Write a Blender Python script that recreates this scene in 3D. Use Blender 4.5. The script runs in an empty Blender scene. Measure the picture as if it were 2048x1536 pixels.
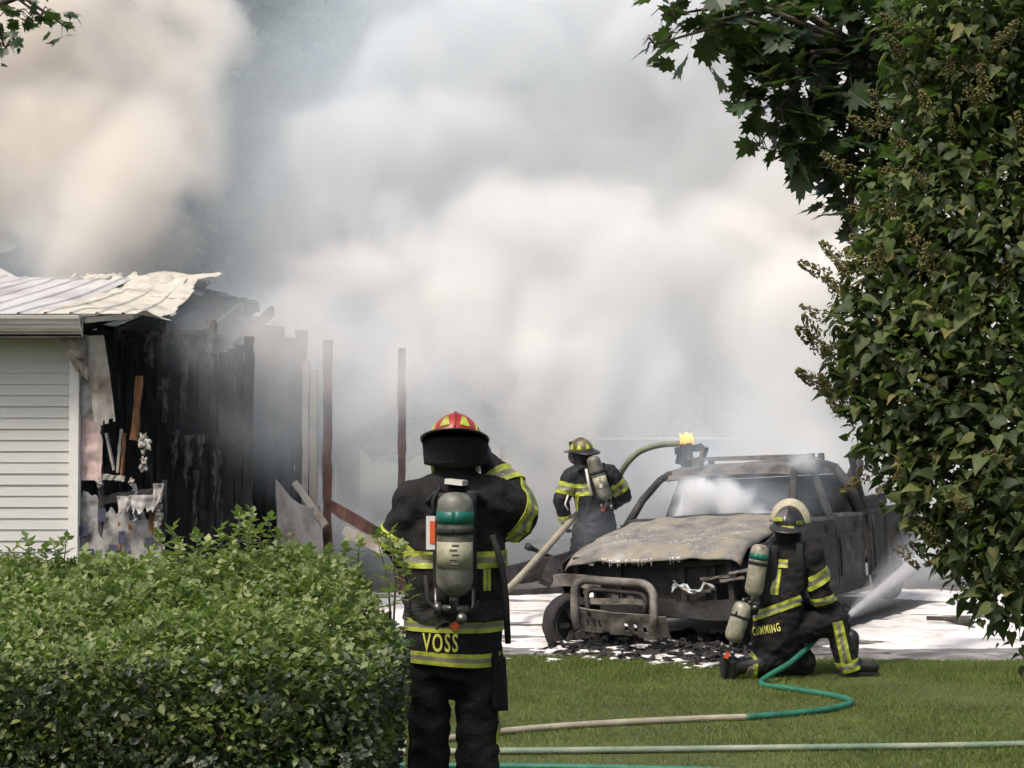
import bpy, bmesh, math, random
import numpy as np
from mathutils import Vector, Matrix, Quaternion, noise
from mathutils.bvhtree import BVHTree

R = math.radians
random.seed(11)
rng = np.random.default_rng(11)
sc = bpy.context.scene
COL = sc.collection

# ------------------------------------------------------------------ camera, sky, sun, exposure
F, CH, HZ = 3300.0, 1.85, 866.0          # focal length in photo pixels, eye height, horizon row
cam = bpy.data.cameras.new('camera')
co = bpy.data.objects.new('camera', cam)
COL.objects.link(co)
sc.camera = co
cam.sensor_width = 36
cam.lens = 36 * F / 2048
cam.clip_end = 3000
co.location = (0, 0, CH)
co.rotation_euler = (R(90) + math.atan((HZ - 768) / F), 0, 0)

SUN_EL, SUN_AZ = 58, -142
w = bpy.data.worlds.new('World')
sc.world = w
w.use_nodes = True
wn = w.node_tree
sky = wn.nodes.new('ShaderNodeTexSky')
sky.sky_type = 'NISHITA'
sky.sun_disc = False
sky.sun_elevation = R(SUN_EL)
sky.sun_rotation = R(SUN_AZ)
sky.air_density = 1.0
sky.dust_density = 5.0
sky.ozone_density = 0.5
wn.nodes['Background'].inputs[1].default_value = 0.115
wn.links.new(sky.outputs[0], wn.nodes['Background'].inputs[0])
sl = bpy.data.lights.new('sun', 'SUN')
sl.energy = 2.2
sl.angle = R(11)
sl.color = (1, .92, .82)
so = bpy.data.objects.new('sun', sl)
COL.objects.link(so)
_az, _el = R(SUN_AZ), R(SUN_EL)
so.rotation_euler = Vector((math.sin(_az) * math.cos(_el), math.cos(_az) * math.cos(_el), math.sin(_el))).to_track_quat('Z', 'Y').to_euler()
so.location = (-10, -10, 30)
sc.view_settings.view_transform = 'Standard'
sc.view_settings.look = 'None'
sc.view_settings.gamma = 1
sc.view_settings.use_curve_mapping = False
sc.view_settings.exposure = 0.52
cy = sc.cycles
cy.max_bounces = 7
cy.diffuse_bounces = 2
cy.glossy_bounces = 2
cy.transmission_bounces = 4
cy.transparent_max_bounces = 8
cy.volume_bounces = 4
cy.volume_step_rate = 5.0
cy.volume_max_steps = 128
cy.use_adaptive_sampling = True
cy.adaptive_threshold = 0.05
cy.use_denoising = True

# ------------------------------------------------------------------ helpers
def at(u, v, D):
    """photo pixel + distance -> place in the world"""
    return Vector(((u - 1024) / F * D, D, CH + (HZ - v) / F * D))

def tag(o, label=None, cat=None, group=None, kind=None):
    for k, x in (('label', label), ('category', cat), ('group', group), ('kind', kind)):
        if x: o[k] = x
    return o

def empty(name, loc, rot=(0, 0, 0)):
    o = bpy.data.objects.new(name, None)
    COL.objects.link(o)
    o.location = loc
    o.rotation_euler = rot
    o.empty_display_size = .1
    return o

def link(name, me, parent=None, mat=None, M=None):
    o = bpy.data.objects.new(name, me)
    COL.objects.link(o)
    if parent: o.parent = parent
    if M is not None: o.matrix_local = M
    if mat is not None:
        for m in (mat if isinstance(mat, (list, tuple)) else [mat]):
            me.materials.append(m)
    return o

def nz(p, s=1.0, seed=0.0):
    return noise.noise(Vector((p[0] * s + seed, p[1] * s - seed * .7, p[2] * s + seed * 1.3)))

class MB:
    """collects shapes, builds ONE mesh"""
    def __init__(s):
        s.v, s.f, s.mi = [], [], []
    def add(s, v, f, mi=0):
        o = len(s.v)
        s.v += [tuple(x) for x in v]
        s.f += [tuple(i + o for i in q) for q in f]
        s.mi += [mi] * len(f)
        return s
    def box(s, c, size, rot=None, mi=0, taper=1.0):
        hx, hy, hz = size[0] / 2, size[1] / 2, size[2] / 2
        vs = [Vector((x * hx * (taper if z > 0 else 1), y * hy * (taper if z > 0 else 1), z * hz)) for z in (-1, 1) for y in (-1, 1) for x in (-1, 1)]
        if rot is not None:
            q = rot if isinstance(rot, (Quaternion, Matrix)) else Matrix.Rotation(rot[2], 3, 'Z') @ Matrix.Rotation(rot[1], 3, 'Y') @ Matrix.Rotation(rot[0], 3, 'X')
            vs = [q @ x for x in vs]
        c = Vector(c)
        return s.add([x + c for x in vs], [(0, 2, 3, 1), (4, 5, 7, 6), (0, 1, 5, 4), (2, 6, 7, 3), (0, 4, 6, 2), (1, 3, 7, 5)], mi)
    def beam(s, p0, p1, w, h, up=(0, 0, 1), mi=0, seg=1, wob=0.0, seed=0.0):
        """a timber or bar from p0 to p1; seg and wob make it uneven"""
        p0, p1 = Vector(p0), Vector(p1)
        d = (p1 - p0).normalized()
        up = Vector(up)
        if abs(d.dot(up)) > .95: up = Vector((0, 1, 0))
        a = d.cross(up).normalized(); b = a.cross(d).normalized()
        vs, fs = [], []
        for i in range(seg + 1):
            c = p0.lerp(p1, i / seg)
            for j, (x, y) in enumerate(((-1, -1), (1, -1), (1, 1), (-1, 1))):
                k1 = 1 + wob * nz((i * 1.7, j * 3.1, seed), 1.0, seed)
                k2 = 1 + wob * nz((i * 1.7, j * 3.1, seed + 9), 1.0, seed)
                vs.append(c + a * (x * w / 2 * k1) + b * (y * h / 2 * k2))
        for i in range(seg):
            for j in range(4):
                k = (j + 1) % 4
                fs.append((i * 4 + j, i * 4 + k, i * 4 + 4 + k, i * 4 + 4 + j))
        fs += [(3, 2, 1, 0), tuple(seg * 4 + j for j in range(4))]
        return s.add(vs, fs, mi)
    def tube(s, pts, r, n=10, mi=0, caps=True, closed=False):
        pts = [Vector(p) for p in pts]
        m = len(pts)
        rr = r if isinstance(r, (list, tuple)) else [r] * m
        vs, fs = [], []
        prev = None
        for i in range(m):
            if closed: t = (pts[(i + 1) % m] - pts[i - 1]).normalized()
            else: t = (pts[min(i + 1, m - 1)] - pts[max(i - 1, 0)]).normalized()
            if prev is None:
                prev = t.orthogonal().normalized()
            prev = (prev - t * prev.dot(t)).normalized()
            b = t.cross(prev)
            for j in range(n):
                a = 2 * math.pi * j / n
                vs.append(pts[i] + (prev * math.cos(a) + b * math.sin(a)) * rr[i])
        for i in range(m if closed else m - 1):
            i2 = (i + 1) % m
            for j in range(n):
                k = (j + 1) % n
                fs.append((i * n + j, i * n + k, i2 * n + k, i2 * n + j))
        if caps and not closed:
            fs += [tuple(reversed(range(n))), tuple((m - 1) * n + j for j in range(n))]
        return s.add(vs, fs, mi)
    def lathe(s, prof, n=20, M=None, mi=0, sx=1.0, sy=1.0):
        """prof: (radius, z) from bottom to top"""
        vs, fs = [], []
        for (r_, z) in prof:
            for j in range(n):
                a = 2 * math.pi * j / n
                p = Vector((r_ * math.cos(a) * sx, r_ * math.sin(a) * sy, z))
                vs.append(M @ p if M is not None else p)
        m = len(prof)
        for i in range(m - 1):
            for j in range(n):
                k = (j + 1) % n
                fs.append((i * n + j, i * n + k, i * n + n + k, i * n + n + j))
        fs += [tuple(reversed(range(n))), tuple((m - 1) * n + j for j in range(n))]
        return s.add(vs, fs, mi)
    def sheet(s, fn, nu, nv, th=.004, mi=0, keep=None):
        """a thin curved sheet with real thickness; fn(a, b) with a, b in 0..1"""
        P = [[Vector(fn(i / nu, j / nv)) for j in range(nv + 1)] for i in range(nu + 1)]
        def nrm(i, j):
            du = P[min(i + 1, nu)][j] - P[max(i - 1, 0)][j]
            dv = P[i][min(j + 1, nv)] - P[i][max(j - 1, 0)]
            q = du.cross(dv)
            return q.normalized() if q.length > 1e-9 else Vector((0, 0, 1))
        vs = []
        for i in range(nu + 1):
            for j in range(nv + 1):
                k = nrm(i, j) * th / 2
                vs += [P[i][j] + k, P[i][j] - k]
        ix = lambda i, j, b: 2 * (i * (nv + 1) + j) + b
        ok = {(i, j) for i in range(nu) for j in range(nv) if keep is None or keep((i + .5) / nu, (j + .5) / nv)}
        fs = []
        for (i, j) in ok:
            fs.append((ix(i, j, 0), ix(i + 1, j, 0), ix(i + 1, j + 1, 0), ix(i, j + 1, 0)))
            fs.append((ix(i, j, 1), ix(i, j + 1, 1), ix(i + 1, j + 1, 1), ix(i + 1, j, 1)))
            for (di, dj, a, b) in ((-1, 0, (0, 0), (0, 1)), (1, 0, (1, 1), (1, 0)), (0, -1, (1, 0), (0, 0)), (0, 1, (0, 1), (1, 1))):
                if (i + di, j + dj) not in ok:
                    fs.append((ix(i + a[0], j + a[1], 0), ix(i + b[0], j + b[1], 0), ix(i + b[0], j + b[1], 1), ix(i + a[0], j + a[1], 1)))
        return s.add(vs, fs, mi)
    def prism(s, poly, M, th, mi=0):
        """flat outline (x, y) with thickness th, placed by M"""
        n = len(poly)
        vs = [M @ Vector((x, y, -th / 2)) for x, y in poly] + [M @ Vector((x, y, th / 2)) for x, y in poly]
        fs = [tuple(reversed(range(n))), tuple(range(n, 2 * n))] + [(i, (i + 1) % n, n + (i + 1) % n, n + i) for i in range(n)]
        return s.add(vs, fs, mi)
    def blob(s, c, r, sx=1, sy=1, sz=1, sub=2, amp=.25, seed=0.0, mi=0):
        bm = bmesh.new()
        bmesh.ops.create_icosphere(bm, subdivisions=sub, radius=1)
        vs = []
        for x in bm.verts:
            k = 1 + amp * nz(x.co, 1.6, seed) * 2
            vs.append(Vector((x.co.x * sx * r * k, x.co.y * sy * r * k, x.co.z * sz * r * k)) + Vector(c))
        fs = [tuple(x.index for x in q.verts) for q in bm.faces]
        bm.free()
        return s.add(vs, fs, mi)
    def mesh(s, name, smooth=False):
        me = bpy.data.meshes.new(name)
        me.from_pydata(s.v, [], s.f)
        if any(s.mi): me.polygons.foreach_set('material_index', s.mi)
        me.update()
        if smooth: me.polygons.foreach_set('use_smooth', [True] * len(me.polygons))
        return me
    def build(s, name, mat=None, parent=None, smooth=False, M=None):
        return link(name, s.mesh(name, smooth), parent, mat, M)

def smooth_sharp(me, ang=40):
    """smooth faces, sharp creases"""
    bm = bmesh.new(); bm.from_mesh(me)
    for f in bm.faces: f.smooth = True
    for e in bm.edges:
        if len(e.link_faces) == 2 and e.calc_face_angle(0) > R(ang): e.smooth = False
    bm.to_mesh(me); bm.free()
    return me

def scatter(name, tv, tf, pos, rot, scl):
    """many copies of a small template in one mesh (numpy)"""
    tv = np.asarray(tv, float); n = len(pos); k = len(tv)
    V = np.einsum('nij,kj->nki', rot, tv) * np.asarray(scl)[:, None, None] + np.asarray(pos)[:, None, :]
    me = bpy.data.meshes.new(name)
    me.vertices.add(n * k)
    me.vertices.foreach_set('co', V.reshape(-1).astype(np.float32))
    sizes = np.array([len(q) for q in tf]); flat = np.concatenate([np.array(q) for q in tf])
    nl = len(flat)
    me.loops.add(n * nl)
    me.loops.foreach_set('vertex_index', (flat[None, :] + (np.arange(n) * k)[:, None]).reshape(-1).astype(np.int32))
    me.polygons.add(n * len(tf))
    st = np.concatenate([[0], np.cumsum(sizes)[:-1]])
    me.polygons.foreach_set('loop_start', (st[None, :] + (np.arange(n) * nl)[:, None]).reshape(-1).astype(np.int32))
    me.update(calc_edges=True)
    return me

def rand_rot(n, tilt=1.0, up=None, yaw=None):
    """rotation matrices: yaw at random, then tilted off the vertical by up to tilt radians"""
    yaw = rng.uniform(0, 2 * np.pi, n) if yaw is None else yaw
    t = tilt * np.sqrt(rng.uniform(0, 1, n)) if np.isscalar(tilt) else tilt
    a = rng.uniform(0, 2 * np.pi, n)
    cy_, sy_ = np.cos(yaw), np.sin(yaw)
    Z = np.zeros((n, 3, 3)); Z[:, 0, 0] = cy_; Z[:, 0, 1] = -sy_; Z[:, 1, 0] = sy_; Z[:, 1, 1] = cy_; Z[:, 2, 2] = 1
    ax = np.stack([np.cos(a), np.sin(a), np.zeros(n)], 1)
    c, s_ = np.cos(t), np.sin(t)
    K = np.zeros((n, 3, 3))
    K[:, 0, 1] = -ax[:, 2]; K[:, 0, 2] = ax[:, 1]; K[:, 1, 0] = ax[:, 2]; K[:, 1, 2] = -ax[:, 0]; K[:, 2, 0] = -ax[:, 1]; K[:, 2, 1] = ax[:, 0]
    Rm = np.eye(3)[None] + s_[:, None, None] * K + (1 - c)[:, None, None] * (K @ K)
    return Rm @ Z

# ------------------------------------------------------------------ materials
def new_mat(name):
    m = bpy.data.materials.new(name)
    m.use_nodes = True
    return m, m.node_tree, m.node_tree.nodes['Principled BSDF']

def ramp(nt, stops, interp='LINEAR'):
    r_ = nt.nodes.new('ShaderNodeValToRGB')
    r_.color_ramp.interpolation = interp
    el = r_.color_ramp.elements
    while len(el) < len(stops): el.new(.5)
    for e, (p, c) in zip(el, stops):
        e.position = p; e.color = (*c, 1)
    return r_

def pm(name, stops, scale=4.0, rough=.8, metal=0.0, bump=.2, bscale=None, detail=6, stretch=(1, 1, 1), rough2=None, spec=None, distort=.0, coat=0):
    """procedural material: colours along a noise, a finer noise as relief"""
    m, nt, b = new_mat(name)
    tc = nt.nodes.new('ShaderNodeTexCoord')
    mp = nt.nodes.new('ShaderNodeMapping'); mp.inputs['Scale'].default_value = stretch
    nt.links.new(tc.outputs['Object'], mp.inputs[0])
    n = nt.nodes.new('ShaderNodeTexNoise')
    n.inputs['Scale'].default_value = scale; n.inputs['Detail'].default_value = detail; n.inputs['Roughness'].default_value = .62; n.inputs['Distortion'].default_value = distort
    nt.links.new(mp.outputs[0], n.inputs['Vector'])
    r_ = ramp(nt, stops)
    nt.links.new(n.outputs[0], r_.inputs[0])
    nt.links.new(r_.outputs[0], b.inputs['Base Color'])
    b.inputs['Roughness'].default_value = rough
    b.inputs['Metallic'].default_value = metal
    if spec is not None: b.inputs['Specular IOR Level'].default_value = spec
    if coat: b.inputs['Coat Weight'].default_value = coat
    if rough2 is not None:
        mr = nt.nodes.new('ShaderNodeMapRange'); nt.links.new(n.outputs[0], mr.inputs[0])
        mr.inputs[1].default_value = .35; mr.inputs[2].default_value = .65; mr.inputs[3].default_value = rough; mr.inputs[4].default_value = rough2
        nt.links.new(mr.outputs[0], b.inputs['Roughness'])
    if bump:
        n2 = nt.nodes.new('ShaderNodeTexNoise'); n2.inputs['Scale'].default_value = bscale or scale * 6; n2.inputs['Detail'].default_value = 4
        nt.links.new(mp.outputs[0], n2.inputs['Vector'])
        bp = nt.nodes.new('ShaderNodeBump'); bp.inputs['Strength'].default_value = bump; bp.inputs['Distance'].default_value = .02
        nt.links.new(n2.outputs[0], bp.inputs['Height']); nt.links.new(bp.outputs[0], b.inputs['Normal'])
    return m

def leaf_mat(name, cols, rough=.5, trans=.3, tcol=(.2, .3, .04)):
    """leaves: each one its own tone, some light through them"""
    m, nt, b = new_mat(name)
    g = nt.nodes.new('ShaderNodeNewGeometry'); oi = nt.nodes.new('ShaderNodeObjectInfo')
    ad = nt.nodes.new('ShaderNodeMath'); ad.operation = 'ADD'
    nt.links.new(g.outputs['Random Per Island'], ad.inputs[0]); nt.links.new(oi.outputs['Random'], ad.inputs[1])
    fr = nt.nodes.new('ShaderNodeMath'); fr.operation = 'FRACT'; nt.links.new(ad.outputs[0], fr.inputs[0])
    r_ = ramp(nt, cols); nt.links.new(fr.outputs[0], r_.inputs[0])
    tc = nt.nodes.new('ShaderNodeTexCoord')
    n = nt.nodes.new('ShaderNodeTexNoise'); n.inputs['Scale'].default_value = 2.2; n.inputs['Detail'].default_value = 3
    nt.links.new(g.outputs['Position'], n.inputs['Vector'])
    hs = nt.nodes.new('ShaderNodeHueSaturation'); nt.links.new(r_.outputs[0], hs.inputs['Color'])
    mr = nt.nodes.new('ShaderNodeMapRange'); nt.links.new(n.outputs[0], mr.inputs[0]); mr.inputs[1].default_value = .3; mr.inputs[2].default_value = .7; mr.inputs[3].default_value = .7; mr.inputs[4].default_value = 1.3
    nt.links.new(mr.outputs[0], hs.inputs['Value'])
    nt.links.new(hs.outputs[0], b.inputs['Base Color'])
    b.inputs['Roughness'].default_value = rough
    b.inputs['Specular IOR Level'].default_value = .45
    t = nt.nodes.new('ShaderNodeBsdfTranslucent'); t.inputs[0].default_value = (*tcol, 1)
    mx = nt.nodes.new('ShaderNodeMixShader'); mx.inputs[0].default_value = trans
    nt.links.new(b.outputs[0], mx.inputs[1]); nt.links.new(t.outputs[0], mx.inputs[2])
    nt.links.new(mx.outputs[0], nt.nodes['Material Output'].inputs['Surface'])
    return m

K = .012
M = {}
M['char'] = pm('charred_wood', [(.3, (.008, .008, .009)), (.55, (.022, .021, .022)), (.72, (.06, .056, .052))], 5, .75, bump=.6, bscale=40, stretch=(3, 3, .6))
M['char_streak'] = pm('charred_board', [(.3, (.005, .005, .006)), (.52, (.012, .012, .013)), (.62, (.032, .03, .028)), (.7, (.085, .078, .07)), (.78, (.18, .16, .14))], 5, .8, bump=.9, bscale=34, stretch=(3.5, 3.5, .5), detail=9)
M['post'] = pm('scorched_post', [(.36, (.015, .010, .009)), (.47, (.07, .032, .024)), (.6, (.13, .062, .048)), (.75, (.20, .15, .13))], 4, .85, bump=.8, stretch=(2, 2, .5))
M['siding'] = pm('vinyl_siding', [(.3, (.50, .50, .475)), (.7, (.57, .57, .545))], 1.2, .55, bump=.03, stretch=(.4, 1, 2))
M['trim'] = pm('white_trim', [(.3, (.62, .60, .57)), (.7, (.76, .75, .73))], 3, .5, bump=.05)
M['gutter'] = pm('gutter_metal', [(.3, (.42, .38, .36)), (.6, (.62, .60, .57)), (.8, (.7, .68, .65))], 3, .45, bump=.05, stretch=(.5, 2, 6))
M['soffit'] = pm('sooty_soffit', [(.35, (.06, .05, .04)), (.6, (.24, .22, .19))], 5, .7, bump=.1)
M['roofm'] = pm('roof_metal', [(.28, (.30, .28, .27)), (.45, (.46, .45, .45)), (.66, (.58, .57, .55)), (.8, (.38, .32, .26))], 2.3, .38, .0, bump=.08, stretch=(1.5, .35, 1), spec=.6)
M['roof_burnt'] = pm('burnt_roof_metal', [(.3, (.24, .21, .17)), (.45, (.48, .45, .38)), (.62, (.58, .55, .46)), (.75, (.18, .13, .09))], 3.2, .6, bump=.25)
M['wrap_hi'] = pm('house_wrap', [(.3, (.05, .045, .04)), (.42, (.18, .17, .165)), (.52, (.32, .31, .305)), (.68, (.42, .405, .40))], 5, .6, bump=.25, bscale=9)
M['wrap_blue'] = pm('house_wrap_print', [(.3, (.02, .022, .04)), (.6, (.06, .068, .11))], 18, .6, bump=.1)
M['wrap_red'] = pm('red_wrap_tape', [(.35, (.45, .33, .31)), (.55, (.55, .42, .40)), (.7, (.35, .16, .13))], 6, .6, bump=.15, stretch=(4, 1, .4))
M['osb'] = pm('scorched_sheathing', [(.3, (.05, .025, .012)), (.5, (.20, .085, .03)), (.7, (.38, .19, .07))], 7, .8, bump=.3, stretch=(2, 2, .5))
M['fluff'] = pm('insulation', [(.36, (.10, .085, .07)), (.48, (.34, .31, .28)), (.7, (.58, .56, .53))], 22, .9, bump=.6)
M['scrap'] = pm('scorched_paper', [(.3, (.02, .019, .018)), (.5, (.065, .06, .054)), (.7, (.15, .135, .12))], 7, .85, bump=.6, bscale=25)
M['panel'] = pm('sooty_panel', [(.3, (.20, .185, .165)), (.5, (.36, .34, .31)), (.7, (.16, .11, .08))], 2.5, .8, bump=.2)
M['asphalt'] = pm('wet_driveway', [(.3, (.055, .052, .05)), (.55, (.10, .096, .09)), (.75, (.17, .165, .155))], 2.2, .55, bump=.5, bscale=60, rough2=.8)
M['foam'] = pm('foam', [(.3, (.26, .245, .235)), (.39, (.46, .44, .425)), (.47, (.66, .64, .625)), (.8, (.76, .745, .73))], 1.7, .7, bump=.5, bscale=22, stretch=(1, 2.2, 1), detail=9)
M['foam_thin'] = pm('thin_foam', [(.3, (.07, .066, .06)), (.45, (.14, .13, .12)), (.58, (.25, .24, .23)), (.72, (.42, .405, .395))], 4, .5, bump=.3, bscale=18)
M['soil'] = pm('lawn_soil', [(.3, (.045, .058, .016)), (.55, (.075, .092, .024)), (.75, (.11, .11, .035))], 1.6, .95, bump=.6, bscale=70)
M['land'] = pm('far_ground', [(.3, (.05, .07, .02)), (.7, (.09, .10, .04))], .3, .95, bump=.3, bscale=9)
M['bark'] = pm('bark', [(.3, (.03, .024, .018)), (.6, (.09, .07, .05))], 8, .9, bump=.7, bscale=30, stretch=(3, 3, .6))
M['twig'] = pm('twig', [(.3, (.05, .035, .02)), (.7, (.13, .10, .06))], 20, .8, bump=.2)
# ------------------------------------------------------------------ ground, lawn, driveway, foam
def edge_y(x):            # where the lawn stops and the driveway begins
    return 13.72 - .07 * max(0, x) + .05 * nz((x, 0, 0), 1.3, 3) + .02 * nz((x, 0, 0), 6, 5)

g = MB().add([(-300, -60, -.02), (300, -60, -.02), (300, 600, -.02), (-300, 600, -.02)], [(0, 1, 2, 3)]).build('ground', M['land'])
tag(g, 'rough green land reaching to the horizon behind the smoke', 'ground', kind='structure')
mb = MB()
NX = 120
for i in range(NX):
    x0, x1 = -12 + 26 * i / NX, -12 + 26 * (i + 1) / NX
    for j in range(4):
        f0, f1 = j / 4, (j + 1) / 4
        ya, yb = (lambda x, f: -2 + (edge_y(x) + 2) * f), None
        mb.add([(x0, ya(x0, f0), 0), (x1, ya(x1, f0), 0), (x1, ya(x1, f1), 0), (x0, ya(x0, f1), 0)], [(0, 1, 2, 3)])
lawn = mb.build('lawn', M['soil'])
tag(lawn, 'mown green lawn in front of the driveway', 'lawn', kind='structure')
dr = MB().add([(-12, 13.3, -.006), (16, 12.6, -.006), (16, 30, -.006), (-12, 30, -.006)], [(0, 1, 2, 3)]).build('driveway', M['asphalt'])
tag(dr, 'wet grey driveway under the burnt pickup, covered in foam', 'driveway', kind='structure')

# grass blades
M['grass'] = leaf_mat('grass_blade', [(0, (.068, .106, .017)), (.5, (.102, .148, .026)), (.85, (.14, .178, .037)), (1, (.21, .20, .068))], .6, .28, (.2, .27, .05))
NG = 260000
gx = rng.uniform(-2.4, 5.4, NG); gy = 7.2 + (13.8 - 7.2) * rng.uniform(0, 1, NG) ** .75
ey = np.array([edge_y(x) for x in np.linspace(-3, 6, 400)])
ge = np.interp(gx, np.linspace(-3, 6, 400), ey)
kp = gy < ge + rng.uniform(-.03, .06, NG)
gx, gy = gx[kp], gy[kp]
pat = np.array([noise.noise(Vector((x * .9, y * .9, 0))) for x, y in zip(gx, gy)])
pos = np.stack([gx, gy, np.full(len(gx), -.004)], 1)
bl = [(-.0035, 0, 0), (.0035, 0, 0), (.0, .012, 1.0)]
rt = rand_rot(len(gx), .75)
sc3 = (.021 + .013 * rng.uniform(0, 1, len(gx))) * (1 + .6 * pat)
# scale acts on all axes, so the template is written for unit height
me = scatter('grass', [(-.11, 0, 0), (.11, 0, 0), (0, .3, 1)], [(0, 1, 2)], pos, rt, sc3)
gr = link('grass', me, None, M['grass'])
tag(gr, 'short mown grass blades covering the lawn', 'grass', kind='stuff')

# foam blanket on the driveway
TR0 = Vector((1.2, 13.85, 0))                       # front of the pickup on the ground
TX, TY = Vector((.47, .883, 0)), Vector((-.883, .47, 0))
def foam_mask(x, y):
    m = .06 + .62 * nz((x, y * 1.7, 0), .9, 2) + .38 * nz((x * .7, y * 2.6, 0), 2.6, 7)
    e = y - edge_y(x)
    m += min(.6, (e - .22) * 1.6) if x < 1.2 else min(.6, (e - .70) * 2.4)
    m -= .30 * max(0, nz((x * .8, y * 3.2, 0), .8, 33)) + .9 * max(0, nz((x * .9, y * 5, 0), 1.6, 35) - .22)
    m -= max(0, (y - 18.6)) * .5
    d = Vector((x, y, 0)) - TR0
    lx, ly = d.dot(TX), d.dot(TY)
    if -.75 < lx < 5.6 and abs(ly) < 1.05:              # scorched ground under the wreck
        m -= .85 * min(1, (lx + .75) / .5) * min(1, (1.05 - abs(ly)) / .25)
    return m
mb = MB()
FX0, FX1, FY0, FY1, C = -3.2, 7.2, 13.55, 19.8, .055
nx, ny = int((FX1 - FX0) / C), int((FY1 - FY0) / C)
mk = [[foam_mask(FX0 + C * i, FY0 + C * j) for j in range(ny + 1)] for i in range(nx + 1)]
idx, vs, fs = {}, [], []
def fv(i, j):
    if (i, j) not in idx:
        x, y = FX0 + C * i, FY0 + C * j
        h = min(.035, max(-.012, (mk[i][j] - .38) * .12))
        h += .010 * nz((x, y, 0), 5, 1) * (h > 0) + .006 * nz((x, y, 0), 13, 4) * (h > 0)
        idx[(i, j)] = len(vs); vs.append((x + .015 * nz((x, y, 1), 9), y + .015 * nz((x, y, 2), 9), h))
    return idx[(i, j)]
for i in range(nx):
    for j in range(ny):
        if max(mk[i][j], mk[i + 1][j], mk[i][j + 1], mk[i + 1][j + 1]) > .34:
            fs.append((fv(i, j), fv(i + 1, j), fv(i + 1, j + 1), fv(i, j + 1)))
mb.add(vs, fs)
fo = mb.build('foam_blanket', M['foam'], smooth=True)
tag(fo, 'white firefighting foam spread over the driveway around the burnt pickup', 'foam', kind='stuff')
# thin wet residue between the foam and the lawn
mb = MB()
vs, fs, idx = [], [], {}
for i in range(nx):
    for j in range(0, 44):
        x, y = FX0 + C * i, FY0 - .35 + C * j
        m = .5 * nz((x, y * 2.4, 0), 1.7, 21) + .3 * nz((x, y * 2, 0), 5, 22) + min(.25, (y - edge_y(x) - .02) * .7)
        if m > .05:
            ids = []
            for (a, b) in ((0, 0), (1, 0), (1, 1), (0, 1)):
                if (i + a, j + b) not in idx:
                    idx[(i + a, j + b)] = len(vs)
                    X, Y = FX0 + C * (i + a), FY0 - .35 + C * (j + b)
                    vs.append((X + .03 * nz((X, Y, 1), 7), Y + .03 * nz((X, Y, 2), 7), -.0015 + .003 * nz((X, Y, 0), 6)))
                ids.append(idx[(i + a, j + b)])
            fs.append(tuple(ids))
mb.add(vs, fs)
fo = mb.build('foam_residue', M['foam_thin'], smooth=True)
tag(fo, 'thin grey foam residue drying along the lawn edge', 'foam', kind='stuff')

# ------------------------------------------------------------------ burning house
XC, YF = -3.97, 15.0
H0 = Vector((-4.0, 15.0, 0))
house = empty('burning_house', H0)
tag(house, 'pale vinyl sided house with metal roof and burnt open end', 'house')
def hp(p): return Vector(p) - H0
def hbuild(mb, name, mat, parent=house, smooth=False):
    mb.v = [tuple(Vector(p) - H0) for p in mb.v]
    return mb.build(name, mat, parent, smooth)

wl = MB().box((-6.75, 15.12, 1.36), (5.5, .14, 2.72))
wall = hbuild(wl, 'wall', M['wrap_hi'])
# siding boards, each its own piece
P = .1016
prof = [(0, -.022, 0), (0, -.010, P * 1.02), (0, .0, P * 1.02), (0, .0, 0)]
bx = MB()
x0, x1 = -9.5, XC - .035
vs = [Vector((x, 15.045 + p[1], p[2])) - H0 for x in (x0, x1) for p in prof]
bx.add(vs, [(0, 1, 2, 3), (7, 6, 5, 4), (0, 4, 5, 1), (1, 5, 6, 2), (2, 6, 7, 3), (3, 7, 4, 0)])
bme = bx.mesh('siding_board'); bme.materials.append(M['siding'])
for i in range(26):
    o = link('siding_board', bme, wall)
    o.location = (random.uniform(-.004, .0), random.uniform(-.0015, .0015), .06 + P * i)
    o.rotation_euler = (0, random.uniform(-.0006, .0006), 0)
hbuild(MB().box((XC, 15.0, 1.33), (.085, .10, 2.64)), 'corner_trim', M['trim'])
# eave: soffit, fascia, gutter with its profile, end cap
hbuild(MB().box((-6.7, 14.82, 2.715), (5.75, .36, .025)), 'soffit', M['soffit'])
hbuild(MB().box((-6.68, 14.655, 2.79), (5.72, .03, .16)), 'fascia', M['gutter'])
gp = [(0, 2.755), (-.03, 2.75), (-.055, 2.78), (-.06, 2.80), (-.075, 2.815), (-.08, 2.845), (-.105, 2.86), (-.11, 2.885), (-.095, 2.89), (-.09, 2.87), (-.012, 2.83), (0, 2.86)]
mb = MB()
vs = []
for x in (-9.6, -3.83):
    vs += [(x, 14.638 + a, b) for a, b in gp]
n = len(gp)
mb.add(vs, [(i, i + n, (i + 1) % n + n, (i + 1) % n) for i in range(n)])
gut = hbuild(mb, 'gutter', M['gutter'])
cap = MB().add([(-3.829, 14.638 + a, b) for a, b in gp[:9]] + [(-3.822, 14.638 + a, b) for a, b in gp[:9]],
               [tuple(range(9)), tuple(reversed(range(9, 18)))] + [(i, (i + 1) % 9, 9 + (i + 1) % 9, 9 + i) for i in range(9)])
hbuild(cap, 'end_cap', M['trim'], gut)
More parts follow.
